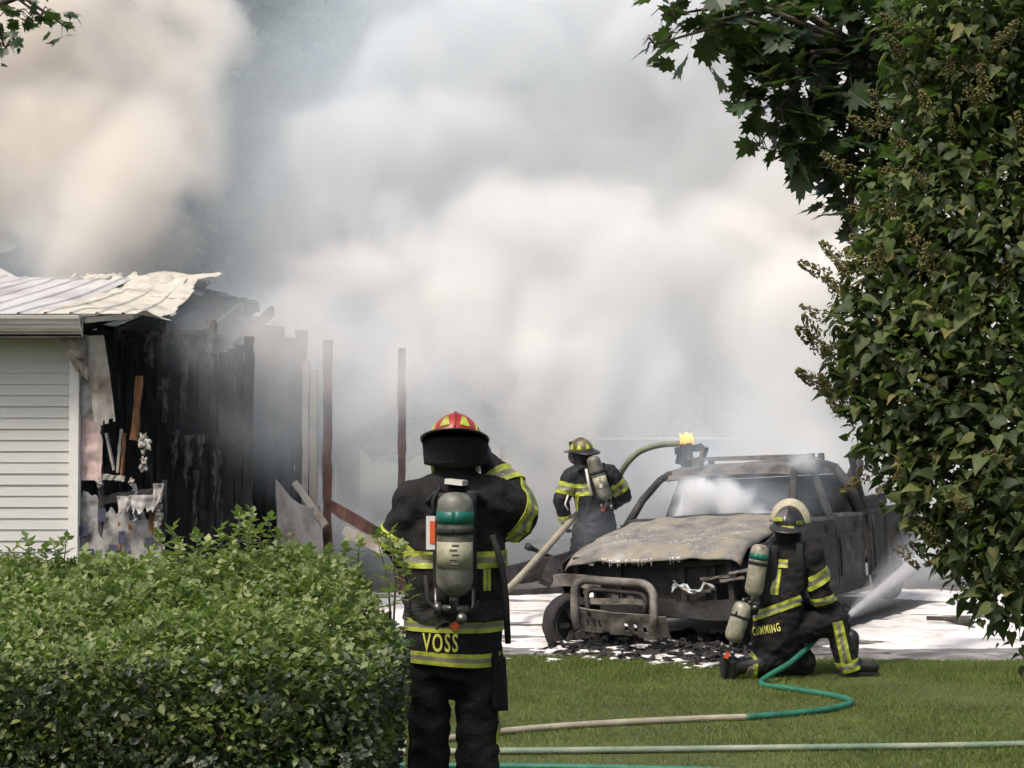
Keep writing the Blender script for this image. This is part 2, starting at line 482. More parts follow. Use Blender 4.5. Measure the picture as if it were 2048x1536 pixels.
# roof panels with standing ribs, the last ones sagging and scorched
roof = empty('roof', (0, 0, 0)); roof.parent = house
def roof_z(x, y):
    z = 2.905 + .174 * (y - 14.55)
    if x > -4.9:
        k = (x + 4.9)
        z -= .10 * k * k * math.sin(min(1, max(0, (y - 14.9) / 3.4)) * math.pi)
    return z
PW = .92
for k in range(7):
    xa = -9.75 + PW * k
    xb = xa + PW - .006
    burnt = k >= 6
    def fn(a, b, xa=xa, xb=xb, burnt=burnt):
        x = xa + (xb - xa) * a
        y = 14.53 + (18.65 - 14.53) * b
        if burnt: y = 14.53 + (19.5 - 14.53) * b
        q = (a * 4) % 1.0
        rib = .026 * max(0, 1 - abs(q - .5) / .09)
        z = roof_z(x, y) + rib * (1 if not burnt or b < .6 else .3)
        z += .004 * nz((x, y, 0), 1.1, k)
        if burnt and b > .45:
            z += .05 * nz((x, y, 0), 1.4, 31) + .03 * nz((x, y, 0), 4, 32) - .05 * (b - .45)
        elif b > .8:
            z += .03 * nz((x, y, 0), 2.2, 9)
        return Vector((x, y, z)) - H0
    kf = (lambda a, b: True) if not burnt else (lambda a, b: not (a > .86 + .12 * nz((b * 6, 0, 0), 1, 3) and b > .3))
    m_ = MB().sheet(fn, 60, 24 if not burnt else 36, .006, keep=kf)
    m_.build('roof_panel', M['roof_burnt'] if burnt else M['roofm'], roof, smooth=False)
# torn, curled sheets at the ridge with blistered paint
for (u0, u1, v0, v1, D, sd) in ((105, 185, 566, 574, 18.3, 1), (180, 262, 567, 576, 18.5, 2), (262, 345, 572, 600, 18.0, 3), (330, 400, 572, 592, 19.2, 4)):
    A, B = at(u0, v1, D - .55), at(u1, v1 - 2, D - .5)
    def fn(a, b, A=A, B=B, sd=sd, v0=v0, v1=v1, D=D):
        p = A.lerp(B, a)
        up = (v1 - v0) / F * D
        return p + Vector((.02 * nz((a * 3, b * 3, 0), 1, sd), 1.0 * b, up * b * 1.2 + .16 * b + .05 * nz((a * 3, b * 2, 0), 1.3, sd) + .05 * b * b)) - H0
    MB().sheet(fn, 16, 10, .006, keep=lambda a, b, sd=sd: not (b > .78 + .25 * nz((a * 5, 0, 0), 1, sd))).build('torn_sheet', M['roof_burnt'], roof)
# charred remains of the far roof slope
def fn(a, b):
    x = -4.6 + 1.75 * a; y = 18.9 + 2.6 * b
    return Vector((x + .1 * nz((a * 4, b * 4, 0), 1, 5), y, 3.50 - .05 * a - .16 * b + .09 * nz((a * 3, b * 3, 0), 1, 4) - .25 * max(0, a - .7) ** 1.0)) - H0
MB().sheet(fn, 20, 16, .04, keep=lambda a, b: not (a > .82 + .2 * nz((b * 4, 0, 0), 1, 2))).build('charred_slope', M['char'], roof)
for i in range(5):                                             # rafters left hanging under it
    x = -4.3 + .36 * i
    MB().beam(hp((x, 16.2 + .2 * i, 2.86 - .03 * i)), hp((x + .05, 19.3, 3.40 - .03 * i)), .045, .12, seg=6, wob=.5, seed=i).build('rafter', M['char'], roof)
# stripped stretch of front wall: wrap, print blocks, scorched studs
def torn(seed, top=.82, side=.9):
    return lambda a, b: b < top + .22 * nz((a * 5, 0, 0), 1, seed) + .08 * nz((a * 17, 0, 0), 1, seed) and a < side + .12 * nz((0, b * 6, 0), 1, seed)
def wrapfn(xa, xb, za, zb, y, seed, amp=.02):
    def f(a, b):
        x = xa + (xb - xa) * a; z = za + (zb - za) * b
        return Vector((x, y + amp * nz((x, z, 0), 4, seed) + amp * .5 * nz((x, z, 0), 11, seed), z)) - H0
    return f
lower = MB().sheet(wrapfn(-3.92, -3.14, .02, 1.45, 15.04, 41), 90, 150, .008, keep=torn(41, .8, .9)).build('house_wrap', M['wrap_hi'], house)
for (u, v, wd, hg) in ((168, 1062, 22, 20), (205, 1030, 16, 26), (228, 1100, 18, 22), (272, 1030, 24, 20), (246, 1075, 14, 26), (180, 1105, 20, 16), (300, 1085, 18, 20), (258, 1110, 14, 20)):
    p = at(u, v, 15.005)
    MB().box(p - H0, (wd / 220, .004, hg / 220)).build('print_block', M['wrap_blue'], lower)
MB().sheet(wrapfn(-3.92, -3.72, 1.42, 2.42, 15.03, 43, .03), 26, 100, .006, keep=torn(43, .98, .95)).build('red_wrap_strip', M['wrap_red'], house)
MB().sheet(wrapfn(-3.92, -3.80, 2.0, 2.6, 15.02, 44, .03), 18, 60, .006, keep=torn(44, .95, .9)).build('house_wrap', M['wrap_hi'], house)
for (u0, v0, u1, v1, w_, mt) in ((206, 990, 200, 1130, .05, 'char'), (243, 990, 240, 1120, .028, 'osb'), (272, 1000, 262, 1070, .04, 'osb'), (308, 985, 302, 1130, .05, 'osb'),
                                (158, 850, 156, 1060, .035, 'osb'), (196, 700, 204, 1000, .045, 'char'), (278, 752, 268, 880, .055, 'osb'), (213, 866, 229, 940, .018, 'panel'),
                                (244, 858, 236, 945, .025, 'panel'), (250, 866, 244, 952, .02, 'osb'), (205, 953, 250, 957, .05, 'panel'), (180, 690, 182, 860, .03, 'char'),
                                (330, 960, 326, 1130, .05, 'char'), (208, 1000, 310, 984, .07, 'char')):
    D = 15.06
    MB().beam(at(u0, v0, D) - H0, at(u1, v1, D) - H0, w_, .05, up=(0, 1, 0), seg=7, wob=.7, seed=u0).build('scorched_stud' if mt != 'panel' else 'split_lath', M[mt], house)
for (u, v, r_) in ((285, 882, .045), (292, 890, .04), (287, 905, .02), (288, 922, .03), (286, 936, .028), (318, 1022, .04), (322, 1035, .03), (316, 1050, .035), (200, 965, .03), (264, 966, .03), (272, 1040, .025)):
    MB().blob(at(u, v, 14.99) - H0, r_ * .8, 1.0, .6, 1.25, 3, .9, u).build('insulation_tuft', M['fluff'], house, smooth=True)
for (u, v, wd, hg, sd) in ((290, 1010, 60, 40, 1), (250, 1010, 30, 36, 2), (318, 990, 22, 46, 3)):
    c = at(u, v, 14.97)
    def fn(a, b, c=c, wd=wd, hg=hg, sd=sd):
        return c - H0 + Vector(((a - .5) * wd / 220 * (1 - .4 * b), -.10 * b * b + .03 * nz((a * 3, b * 3, 0), 1, sd), (.5 - b) * hg / 220))
    MB().sheet(fn, 30, 30, .008, keep=lambda a, b, sd=sd: b < .8 + .4 * nz((a * 5, 0, 0), 1, sd)).build('peeling_wrap', M['wrap_hi'], house)
# soffit sheet hanging from the eave corner, and the broken return above it
def fn(a, b):
    A, B, C_, D_ = at(163, 672, 14.75), at(206, 670, 14.75), at(229, 850, 14.85), at(190, 862, 14.85)
    p = A.lerp(B, a).lerp(D_.lerp(C_, a), b)
    return p - H0 + Vector((0, .05 * math.sin(b * 3) + .02 * nz((a * 4, b * 5, 0), 1, 6) + .03 * a * b, 0))
MB().sheet(fn, 10, 24, .005, keep=lambda a, b: not (b > .93 + .1 * nz((a * 5, 0, 0), 1, 2))).build('hanging_soffit', M['panel'], house)
def fn(a, b):
    A, B, C_, D_ = at(118, 678, 14.72), at(170, 672, 14.72), at(176, 760, 14.8), at(152, 742, 14.8)
    p = A.lerp(B, a).lerp(D_.lerp(C_, a), b)
    return p - H0 + Vector((0, .03 * nz((a * 4, b * 5, 0), 1, 8), 0))
MB().sheet(fn, 8, 10, .008).build('hanging_soffit', M['soffit'], house)
MB().beam(at(165, 640, 14.9) - H0, at(262, 632, 16.2) - H0, .03, .05, seg=6, wob=.4, seed=3).build('edge_trim', M['trim'], house)
# charred inner walls: uneven upright boards
wallb = empty('charred_wall', (0, 0, 0)); wallb.parent = house
def charred_boards(xa, xb, y, ztop, wd, seed, slope=0.0, par=wallb):
    x = xa; k = 0
    while x < xb:
        w_ = wd * random.uniform(.7, 1.3)
        z1 = ztop - slope * (x - xa) + .3 * nz((x * 2, 0, 0), 1, seed) + random.uniform(-.14, .03)
        yy = y + .06 * nz((x * 5, 0, 0), 1, seed + 3)
        MB().beam(hp((x + w_ / 2, yy, -.01)), hp((x + w_ / 2 + random.uniform(-.012, .012), yy + .02, z1)), w_ * .97, .05 + random.uniform(0, .04), up=(0, 1, 0), seg=26, wob=.55, seed=k + seed).build('charred_board', M['char_streak'], par)
        x += w_; k += 1
charred_boards(-4.25, -2.70, 16.6, 3.0, .10, 50, .20)
MB().box(hp((-3.45, 18.86, 1.45)), (1.7, .05, 2.9)).build('backing_wall', M['char'], wallb)
charred_boards(-4.2, -2.42, 18.7, 3.42, .13, 60, .24)
MB().box(hp((-3.9, 17.6, 2.86)), (1.7, 2.2, .04)).build('charred_ceiling', M['char'], wallb)
MB().box(hp((-4.62, 17.3, 1.4)), (.06, 4.0, 2.8)).build('partition', M['char'], wallb)
for (u, v0, v1, w_, mt) in ((612, 722, 965, .07, 'panel'), (540, 700, 1090, .06, 'char'), (575, 760, 1090, .05, 'char'), (478, 660, 1090, .06, 'char'), (436, 640, 1090, .05, 'char'), (628, 740, 1100, .08, 'panel')):
    D = 18.45
    MB().beam(at(u, v0, D) - H0, at(u, max(v1, 1100), D) - H0, w_, .09, up=(0, 1, 0), seg=8, wob=.25, seed=u).build('stud', M[mt], wallb)

for k, (u, v, wd, hg, D) in enumerate(((352, 905, 22, 90, 16.5), (376, 925, 26, 110, 16.5), (402, 905, 18, 70, 16.5), (436, 960, 24, 120, 16.5), (330, 800, 26, 90, 16.5), (392, 1000, 14, 120, 16.5), (300, 700, 30, 80, 16.5), (330, 690, 24, 90, 16.5), (368, 780, 22, 120, 16.5), (420, 700, 30, 120, 16.5))):
    c = at(u, v, D)
    def fn(a, b, c=c, wd=wd, hg=hg, k=k):
        s_ = F / c.y
        return c - H0 + Vector(((a - .5) * wd / s_ * (1 - .5 * b) + .02 * nz((b * 4, 0, 0), 1, k), -.05 * b + .025 * nz((a * 3, b * 5, 0), 1, k), (.5 - b) * hg / s_))
    MB().sheet(fn, 12, 40, .006, keep=lambda a, b, k=k: abs(a - .5) < .34 + .4 * nz((b * 7, a * 2, 0), 1, k) and b < .8 + .5 * nz((a * 4, 0, 0), 1, k)).build('hanging_scrap', M['scrap'], wallb)

# main house wing whose roof shows at the picture's edge
wing = empty('house_wing', (-10, 20, 0))
tag(wing, 'pale metal hip roof wing rising behind the ribbed roof', 'house')
def quad_sheet(pts, th, mat, name, par, base, nu=10, nv=8):
    A, B, C_, D_ = pts
    MB().sheet(lambda a, b: A.lerp(B, a).lerp(D_.lerp(C_, a), b) - base, nu, nv, th).build(name, mat, par)
wb = Vector((-10, 20, 0))
quad_sheet((at(-420, 440, 20.8), at(-12, 534, 20.2), at(72, 577, 19.2), at(-420, 596, 18.9)), .04, M['roofm'], 'roof', wing, wb)
quad_sheet((at(-420, 596, 18.9), at(72, 577, 19.2), at(72, 583, 19.2), at(-420, 604, 18.9)), .03, M['trim'], 'fascia', wing, wb, 4, 2)
quad_sheet((at(-300, 380, 24), at(36, 486, 24), at(18, 502, 24), at(-300, 560, 24)), .05, M['trim'], 'rake_board', wing, wb, 6, 3)
MB().box(Vector((-9.0, 21.5, 1.6)) - wb, (4.6, 4.2, 3.2)).build('wall', M['siding'], wing)

# carport posts that still stand, leaning sheet and fallen rafters
def thing_beam(name, p0, p1, w_, h_, mat, label, cat, group=None, seg=10, wob=.2, seed=0):
    b = Vector((p0[0], p0[1], min(p0[2], p1[2])))
    mb_ = MB().beam(Vector(p0) - b, Vector(p1) - b, w_, h_, up=(0, 1, 0), seg=seg, wob=wob, seed=seed)
    o = mb_.build(name, mat); o.location = b
    return tag(o, label, cat, group)
pa = at(655, 680, 18.2); thing_beam('carport_post', (pa.x, pa.y, 0), pa, .09, .09, M['post'], 'scorched red-brown carport post nearest the burnt house end', 'post', 'standing carport posts', 22, .45, 3)
pb = at(803, 697, 19.0); thing_beam('carport_post', (pb.x + .01, pb.y, 0), pb, .085, .085, M['post'], 'scorched carport post standing just behind the red helmet', 'post', 'standing carport posts', 22, .45, 8)
pc = at(1005, 893, 20.5); thing_beam('metal_post', (pc.x, pc.y, 0), pc, .07, .03, M['panel'], 'thin grey metal post in smoke beside the raised elbow', 'post', None, 6, .1, 8)
def fn(a, b):
    A, B, C_, D_ = at(552, 958, 17.4), at(640, 1010, 17.8), at(650, 1130, 17.7), at(556, 1130, 17.3)
    p = A.lerp(B, a).lerp(D_.lerp(C_, a), b)
    return p + Vector((0, .03 * nz((a * 4, b * 4, 0), 1, 2), .03 * nz((a * 5, b * 3, 3), 1, 2) - .12 * math.sin(a * math.pi) * (1 - b)))
ls = MB().sheet(fn, 14, 12, .015).build('leaning_sheet', M['panel'])
tag(ls, 'pale sooty wall sheet leaning beside the nearest carport post', 'panel')
for k, (u0, v0, u1, v1, D0, D1, wd, lab) in enumerate(((660, 1010, 775, 1078, 17.6, 17.2, .12, 'fallen brown rafter sloping down beside the carport post'),
                                          (590, 965, 652, 1050, 17.9, 17.7, .07, 'charred slat leaning on the pale sooty sheet'),
                                          (690, 1060, 770, 1100, 17.3, 17.0, .10, 'short pale broken board lying under the brown rafter'))):
    thing_beam('fallen_board', at(u0, v0, D0), at(u1, v1, D1), wd, .05, M['post' if k == 0 else 'panel'], lab, 'board', 'fallen carport boards', 8, .3, k)

# charred beams on the ground between the carport and the pickup
BE = [(985, 1150, 1175, 1108, 18.0, 17.3, .13, 'thick charred beam lying behind the discharge hose'), (990, 1168, 1160, 1136, 18.2, 17.6, .09, 'thin charred beam below the thick one behind the hose'),
      (1058, 1094, 1120, 1122, 17.6, 17.8, .045, 'burnt stick with knob end poking above the beams'), (1090, 1165, 1108, 1122, 17.2, 17.4, .12, 'stubby charred block standing under the beams'),
      (985, 1186, 1165, 1176, 16.9, 16.6, .06, 'flat charred plank on the edge of the white foam')]
for k, (u0, v0, u1, v1, D0, D1, wd, lab) in enumerate(BE):
    thing_beam('charred_beam', at(u0, v0, D0), at(u1, v1, D1), wd, wd * .8, M['char'], lab, 'beam', 'charred debris behind the hose', 10, .4, 20 + k)
o = MB().blob((0, 0, 0), .05, 1, 1, .8, 2, .3, 3).build('charred_knob', M['char'], bpy.data.objects['charred_beam.002'], smooth=True)
o.location = (0, 0, at(1058, 1094, 17.6).z - bpy.data.objects['charred_beam.002'].location.z)

# pale trailer half lost in the smoke
tb = at(1262, 880, 22.0); tb.z = 0
tl = empty('cargo_trailer', tb)
tag(tl, 'pale blue-grey box trailer half hidden in smoke behind firefighter', 'trailer')
M['trailer'] = pm('trailer_panel', [(.3, (.30, .36, .42)), (.7, (.38, .44, .50))], .6, .5, bump=.04)
MB().box((.55, .9, 1.06), (2.2, 1.6, 1.40)).build('body', M['trailer'], tl)
MB().box((.55, .9, 1.775), (2.26, 1.66, .03)).build('roof', M['trim'], tl)
for sx in (-.2, 1.2):
    MB().tube([(sx, .05, .3), (sx, .25, .3)], .29, 16).build('wheel', M['char'], tl, True)
MB().beam((-.55, .9, .36), (-1.5, .9, .34), .07, .07).build('drawbar', M['char'], tl)

# ------------------------------------------------------------------ trees beyond the smoke
M['far_leaf'] = leaf_mat('far_tree_leaf', [(0, (.018, .034, .012)), (.5, (.035, .058, .018)), (1, (.06, .085, .028))], .6, .25, (.08, .13, .03))
lt = [(0, -.5, 0), (.34, -.1, .06), (.3, .3, .02), (0, .6, -.05), (-.3, .3, .02), (-.34, -.1, .06)]
lf = [(0, 1, 2, 3), (0, 3, 4, 5)]
def far_tree(x, y, h, r_, label, seed, nlf=11000):
    t = empty('far_tree', (x, y, 0))
    tag(t, label, 'tree', 'trees behind the smoke')
    mb_ = MB().tube([(0, 0, 0), (.1, 0, h * .3), (0, .1, h * .62), (.1, 0, h * .9)], [.28, .2, .12, .03], 9)
    cl = []
    for i in range(26):
        a = random.uniform(0, 6.28); zz = random.uniform(.16, .97) * h
        rad = r_ * math.sin(min(1, max(.1, (zz / h - .22) / .8)) * math.pi) ** .6 * random.uniform(.5, .95)
        p = Vector((math.cos(a) * rad, math.sin(a) * rad, zz))
        mb_.tube([(0, 0, zz * .7), p * .55 + Vector((0, 0, zz * .36)), p], [.08, .05, .015], 5)
        cl.append((p, r_ * random.uniform(.28, .46)))
    mb_.build('trunk', M['bark'], t, True)
    per = nlf // len(cl)
    pts = []
    for p, q in cl:
        d = rng.normal(size=(per, 3)); d /= np.linalg.norm(d, axis=1)[:, None]
        pts.append(np.array(p)[None] + d * (q * rng.uniform(.45, 1.05, per) ** .5)[:, None] * np.array([1, 1, .8]))
    pts = np.concatenate(pts)
    me_ = scatter('crown', lt, lf, pts, rand_rot(len(pts), 1.3), rng.uniform(.26, .5, len(pts)))
    c = link('crown', me_, t, M['far_leaf']); c['kind'] = 'stuff'
FT = [(-12.5, 37, 13, 4.2, 'dark tree far behind the left smoke plume'), (-7.0, 39, 15, 4.4, 'tall dark tree showing in the gap between the smoke plumes'), (-3.6, 36, 12, 3.4, 'dark tree behind the grey centre of the smoke'),
      (.6, 40, 13, 4.2, 'dim tree behind the middle of the smoke bank'), (4.5, 38, 11, 3.4, 'dim tree in the smoke left of the maple leaves'), (2.6, 44, 14, 4.4, 'dim tree behind the thin blue part of the smoke'), (-5.0, 44, 15, 4.4, 'dim tree standing behind the others in the smoke gap'), (-9.5, 42, 14, 4.2, 'dark tree behind the brown edge of the plume'), (6.6, 45, 13, 4.4, 'dim far tree right of the smoke bank middle'), (8.6, 41, 12, 4.2, 'tree hidden in smoke behind the maple'), (13.5, 40, 13, 4.6, 'tree far behind the lilac')]
for k, (x, y, h, r_, lab) in enumerate(FT): far_tree(x, y, h, r_, lab, k)
# ------------------------------------------------------------------ burnt pickup
M['ash'] = pm('burnt_hood_metal', [(.28, (.07, .065, .058)), (.40, (.14, .13, .117)), (.5, (.20, .187, .168)), (.57, (.235, .21, .145)), (.62, (.25, .237, .218)), (.72, (.38, .37, .355)), (.82, (.60, .59, .58))], 4.2, .7, bump=.4, bscale=44, detail=9)
M['burnt'] = pm('burnt_steel', [(.3, (.010, .0095, .009)), (.48, (.028, .026, .024)), (.6, (.062, .055, .048)), (.72, (.12, .10, .085)), (.82, (.2, .17, .14))], 4.5, .75, bump=.5, bscale=30, detail=8)
M['burnt_tan'] = pm('burnt_roof_steel', [(.3, (.035, .03, .027)), (.45, (.09, .078, .066)), (.6, (.16, .138, .118)), (.75, (.27, .235, .205))], 3.6, .75, bump=.5, bscale=30, detail=8, stretch=(1, 1.6, 1))
M['burnt_dark'] = pm('sooty_steel', [(.35, (.010, .010, .010)), (.6, (.030, .028, .026)), (.78, (.09, .082, .075))], 5, .8, bump=.5, bscale=26)
M['barm'] = pm('burnt_bar', [(.3, (.04, .036, .032)), (.46, (.11, .098, .086)), (.6, (.2, .18, .16)), (.76, (.4, .37, .345))], 5, .7, bump=.4, bscale=40)
M['melt'] = pm('melted_lens', [(.3, (.05, .08, .085)), (.45, (.30, .36, .38)), (.55, (.55, .58, .60)), (.64, (.35, .25, .12)), (.75, (.6, .6, .6))], 12, .25, bump=.2)
truck = empty('burnt_pickup', TR0, (R(-3.6), 0, math.atan2(TX.y, TX.x)))
truck.rotation_mode = 'XYZ'
tag(truck, 'burnt-out grey pickup truck with bull bar, foam splashed on hood', 'pickup truck')
# own axes: x back from the nose, y to the far side (the picture's left), z up; it leans to the near side
def tw(p, amp=.012, s=2.5, seed=0):
    p = Vector(p)
    return p + Vector((amp * nz(p, s, seed), amp * nz(p, s, seed + 5), amp * nz(p, s, seed + 9)))
# hood: slumped and rippled, lip curled down
def hood(a, b):
    y = -.80 + 1.60 * b
    nose = -.13 * (1 - (y / .8) ** 2)
    x = nose + (1.34 - nose) * a
    z = .835 + .225 * a ** .8 + .035 * (1 - (y / .8) ** 2)
    if a < .14: z -= .085 * ((.14 - a) / .14) ** 1.5 * (1.15 - .4 * abs(y / .8))
    e = abs(y / .8)
    if e > .9: z -= .05 * ((e - .9) / .1) ** 2
    z += .016 * nz((x, y, 0), 2.2, 3) + .010 * nz((x, y, 0), 5, 4) + .018 * math.exp(-((abs(y) - .42) / .08) ** 2)
    z -= .035 * math.exp(-((x - .55) / .3) ** 2 - ((y + .1) / .4) ** 2)
    x += .02 * nz((y, 0, 0), 6, 8) * (a < .1)
    return Vector((x, y, z))
MB().sheet(hood, 44, 48, .012).build('hood', M['ash'], truck, True)
# foam flecks stuck to the hood
fl = MB()
for i in range(520):
    a, b = random.uniform(.02, .62), random.uniform(.1, .85)
    if nz((a * 3, b * 4, 0), 1.5, 2) + random.uniform(-.3, .3) < .05: continue
    p = hood(a, b)
    fl.blob(p + Vector((0, 0, .006)), random.uniform(.003, .008), 1.3, 1, .5, 1, .5, i)
for i in range(26):                                    # runs dripping over the lip
    b = random.uniform(.3, .75)
    p = hood(.012, b)
    fl.tube([p + Vector((.03, 0, .012)), p + Vector((-.008, 0, .004)), p + Vector((-.01, 0, -random.uniform(.02, .06)))], [.005, .006, .003], 5)
o = fl.build('foam_flecks', M['foam'], truck, True); o['kind'] = 'stuff'
# engine bay and nose
MB().box((.62, 0, .50), (1.0, 1.1, .42)).build('engine_block', M['burnt_dark'], truck)
for s in (-1, 1):
    MB().beam((.05, s * .42, .42), (3.2, s * .42, .40), .09, .14, seg=6, wob=.1).build('chassis_rail', M['burnt_dark'], truck)
MB().box((.10, 0, .60), (.06, 1.10, .36)).build('radiator', M['burnt_dark'], truck)
for z, h_ in ((.77, .05), (.42, .06)):
    MB().sheet(lambda a, b, z=z, h_=h_: tw((.03 + .02 * nz((a * 4, 0, 0), 1, 3), -.72 + 1.44 * a, z + h_ * (b - .5) - .03 * math.sin(a * 5)), .012, 4), 24, 2, .03).build('crossmember', M['burnt_dark'], truck)
for y in (-.70, -.28, .30, .70):
    MB().beam((.05, y, .36), (.07, y + .02, .80), .06, .05, seg=5, wob=.3, seed=y).build('support_strut', M['burnt_dark'], truck)
for y in (-.60, .62):
    MB().lathe([(.02, -.05), (.11, -.04), (.12, .02), (.10, .03), (.085, -.02), (.02, -.035)], 14, Matrix.Translation((.08, y, .66)) @ Matrix.Rotation(R(-90), 4, 'Y') @ Matrix.Diagonal((.8, 1.2, 1, 1))).build('headlight_bucket', M['burnt_dark'], truck)
def fn(a, b):
    y = -.22 - .36 * a
    return Vector((-.08 + .05 * a + .04 * nz((a * 5, b, 0), 1, 4), y, .555 + .035 * math.sin(a * 9.5) + .03 * nz((a * 7, 0, 0), 1, 6) - .02 * a - .085 * (b - .5) * (.35 + .65 * abs(nz((a * 6, 3, 0), 1, 2)) * 1.6)))
MB().sheet(fn, 60, 10, .008, keep=lambda a, b: nz((a * 7, b * 2.5, 0), 1, 9) > -.12).build('melted_grille_trim', M['melt'], truck, True)
for (y, z, ln) in ((-.45, .62, .30), (-.62, .60, .2), (-.30, .50, .22), (-.7, .66, .15)):
    MB().beam((-.02, y, z), (.02, y - ln, z + .02), .03, .025, seg=5, wob=.6, seed=y).build('grille_scrap', M['barm'], truck)
# bumper remains: buckled beam end on the far side
def fn(a, b):
    y = .45 + .50 * a
    return tw((-.02 + .10 * a * a, y, .60 + .04 * a + .115 * (b - .5) * (1 - .25 * a)), .022, 5, 2)
MB().sheet(fn, 14, 6, .05).build('bumper_end', M['barm'], truck)
MB().sheet(lambda a, b: tw((.0 + .05 * abs(a - .5), -.86 + 1.34 * a, .40 + .15 * (b - .5) - .05 * (1 - a)), .03, 3, 7), 26, 5, .04).build('bumper', M['burnt_dark'], truck)
# bull bar with inner hoop, crossplates and slotted skid plate, knocked askew
def loop(y0, y1, z0, z1, x, rc, lean=.12):
    pts = []
    def P_(y, z): return Vector((x + lean * (z - z0) - .02, y, z - .06 * (y1 - y) / (y1 - y0)))
    pts += [P_(y1 - .03, z0), P_(y1, z0 + .1), P_(y1, z1 - rc)]
    for k in range(1, 6): a = k / 6 * math.pi / 2; pts.append(P_(y1 - rc + rc * math.cos(a), z1 - rc + rc * math.sin(a)))
    for k in range(7): pts.append(P_(y1 - rc + (y0 - y1 + 2 * rc) * k / 6, z1))
    for k in range(1, 6): a = math.pi / 2 + k / 6 * math.pi / 2; pts.append(P_(y0 + rc + rc * math.cos(a), z1 - rc + rc * math.sin(a)))
    pts += [P_(y0, z1 - rc), P_(y0, z0 + .15), P_(y0 + .01, z0 + .06)]
    return pts
bar = MB().tube(loop(-.12, .60, .25, .66, -.26, .12), .036, 14).build('bull_bar', M['barm'], truck, True)
MB().tube(loop(-.04, .50, .36, .58, -.22, .07), .022, 10).build('inner_hoop', M['burnt'], bar, True)
MB().sheet(lambda a, b: tw((-.20, -.06 + .58 * a, .455 + .02 * a + .05 * (b - .5)), .008, 6, 3), 14, 3, .02).build('cross_plate', M['barm'], bar)
MB().sheet(lambda a, b: tw((-.19, -.06 + .58 * a, .53 + .025 * a + .03 * (b - .5)), .008, 6, 5), 14, 3, .02).build('cross_plate', M['burnt'], bar)
for y in (.10, .24): MB().box((-.20, y, .505), (.03, .06, .09)).build('bracket', M['barm'], bar)
slots = [(.08, .11), (.15, .18), (.22, .25), (.52, .56), (.62, .66), (.72, .76)]
def skid(a, b):
    y = .58 - .80 * a
    return Vector((-.25 - .03 * math.sin(a * 3) + .10 * (1 - b) + .012 * nz((a * 5, b * 3, 0), 1, 2), y, .20 + .22 * b - .085 * a + .01 * nz((a * 6, b * 2, 0), 1, 4)))
MB().sheet(skid, 50, 10, .012, keep=lambda a, b: not (.30 < b < .62 and any(s0 < a < s1 for s0, s1 in slots)) and not (b < .12 * (1 + nz((a * 9, 0, 0), 1, 7)))).build('skid_plate', M['barm'], bar)
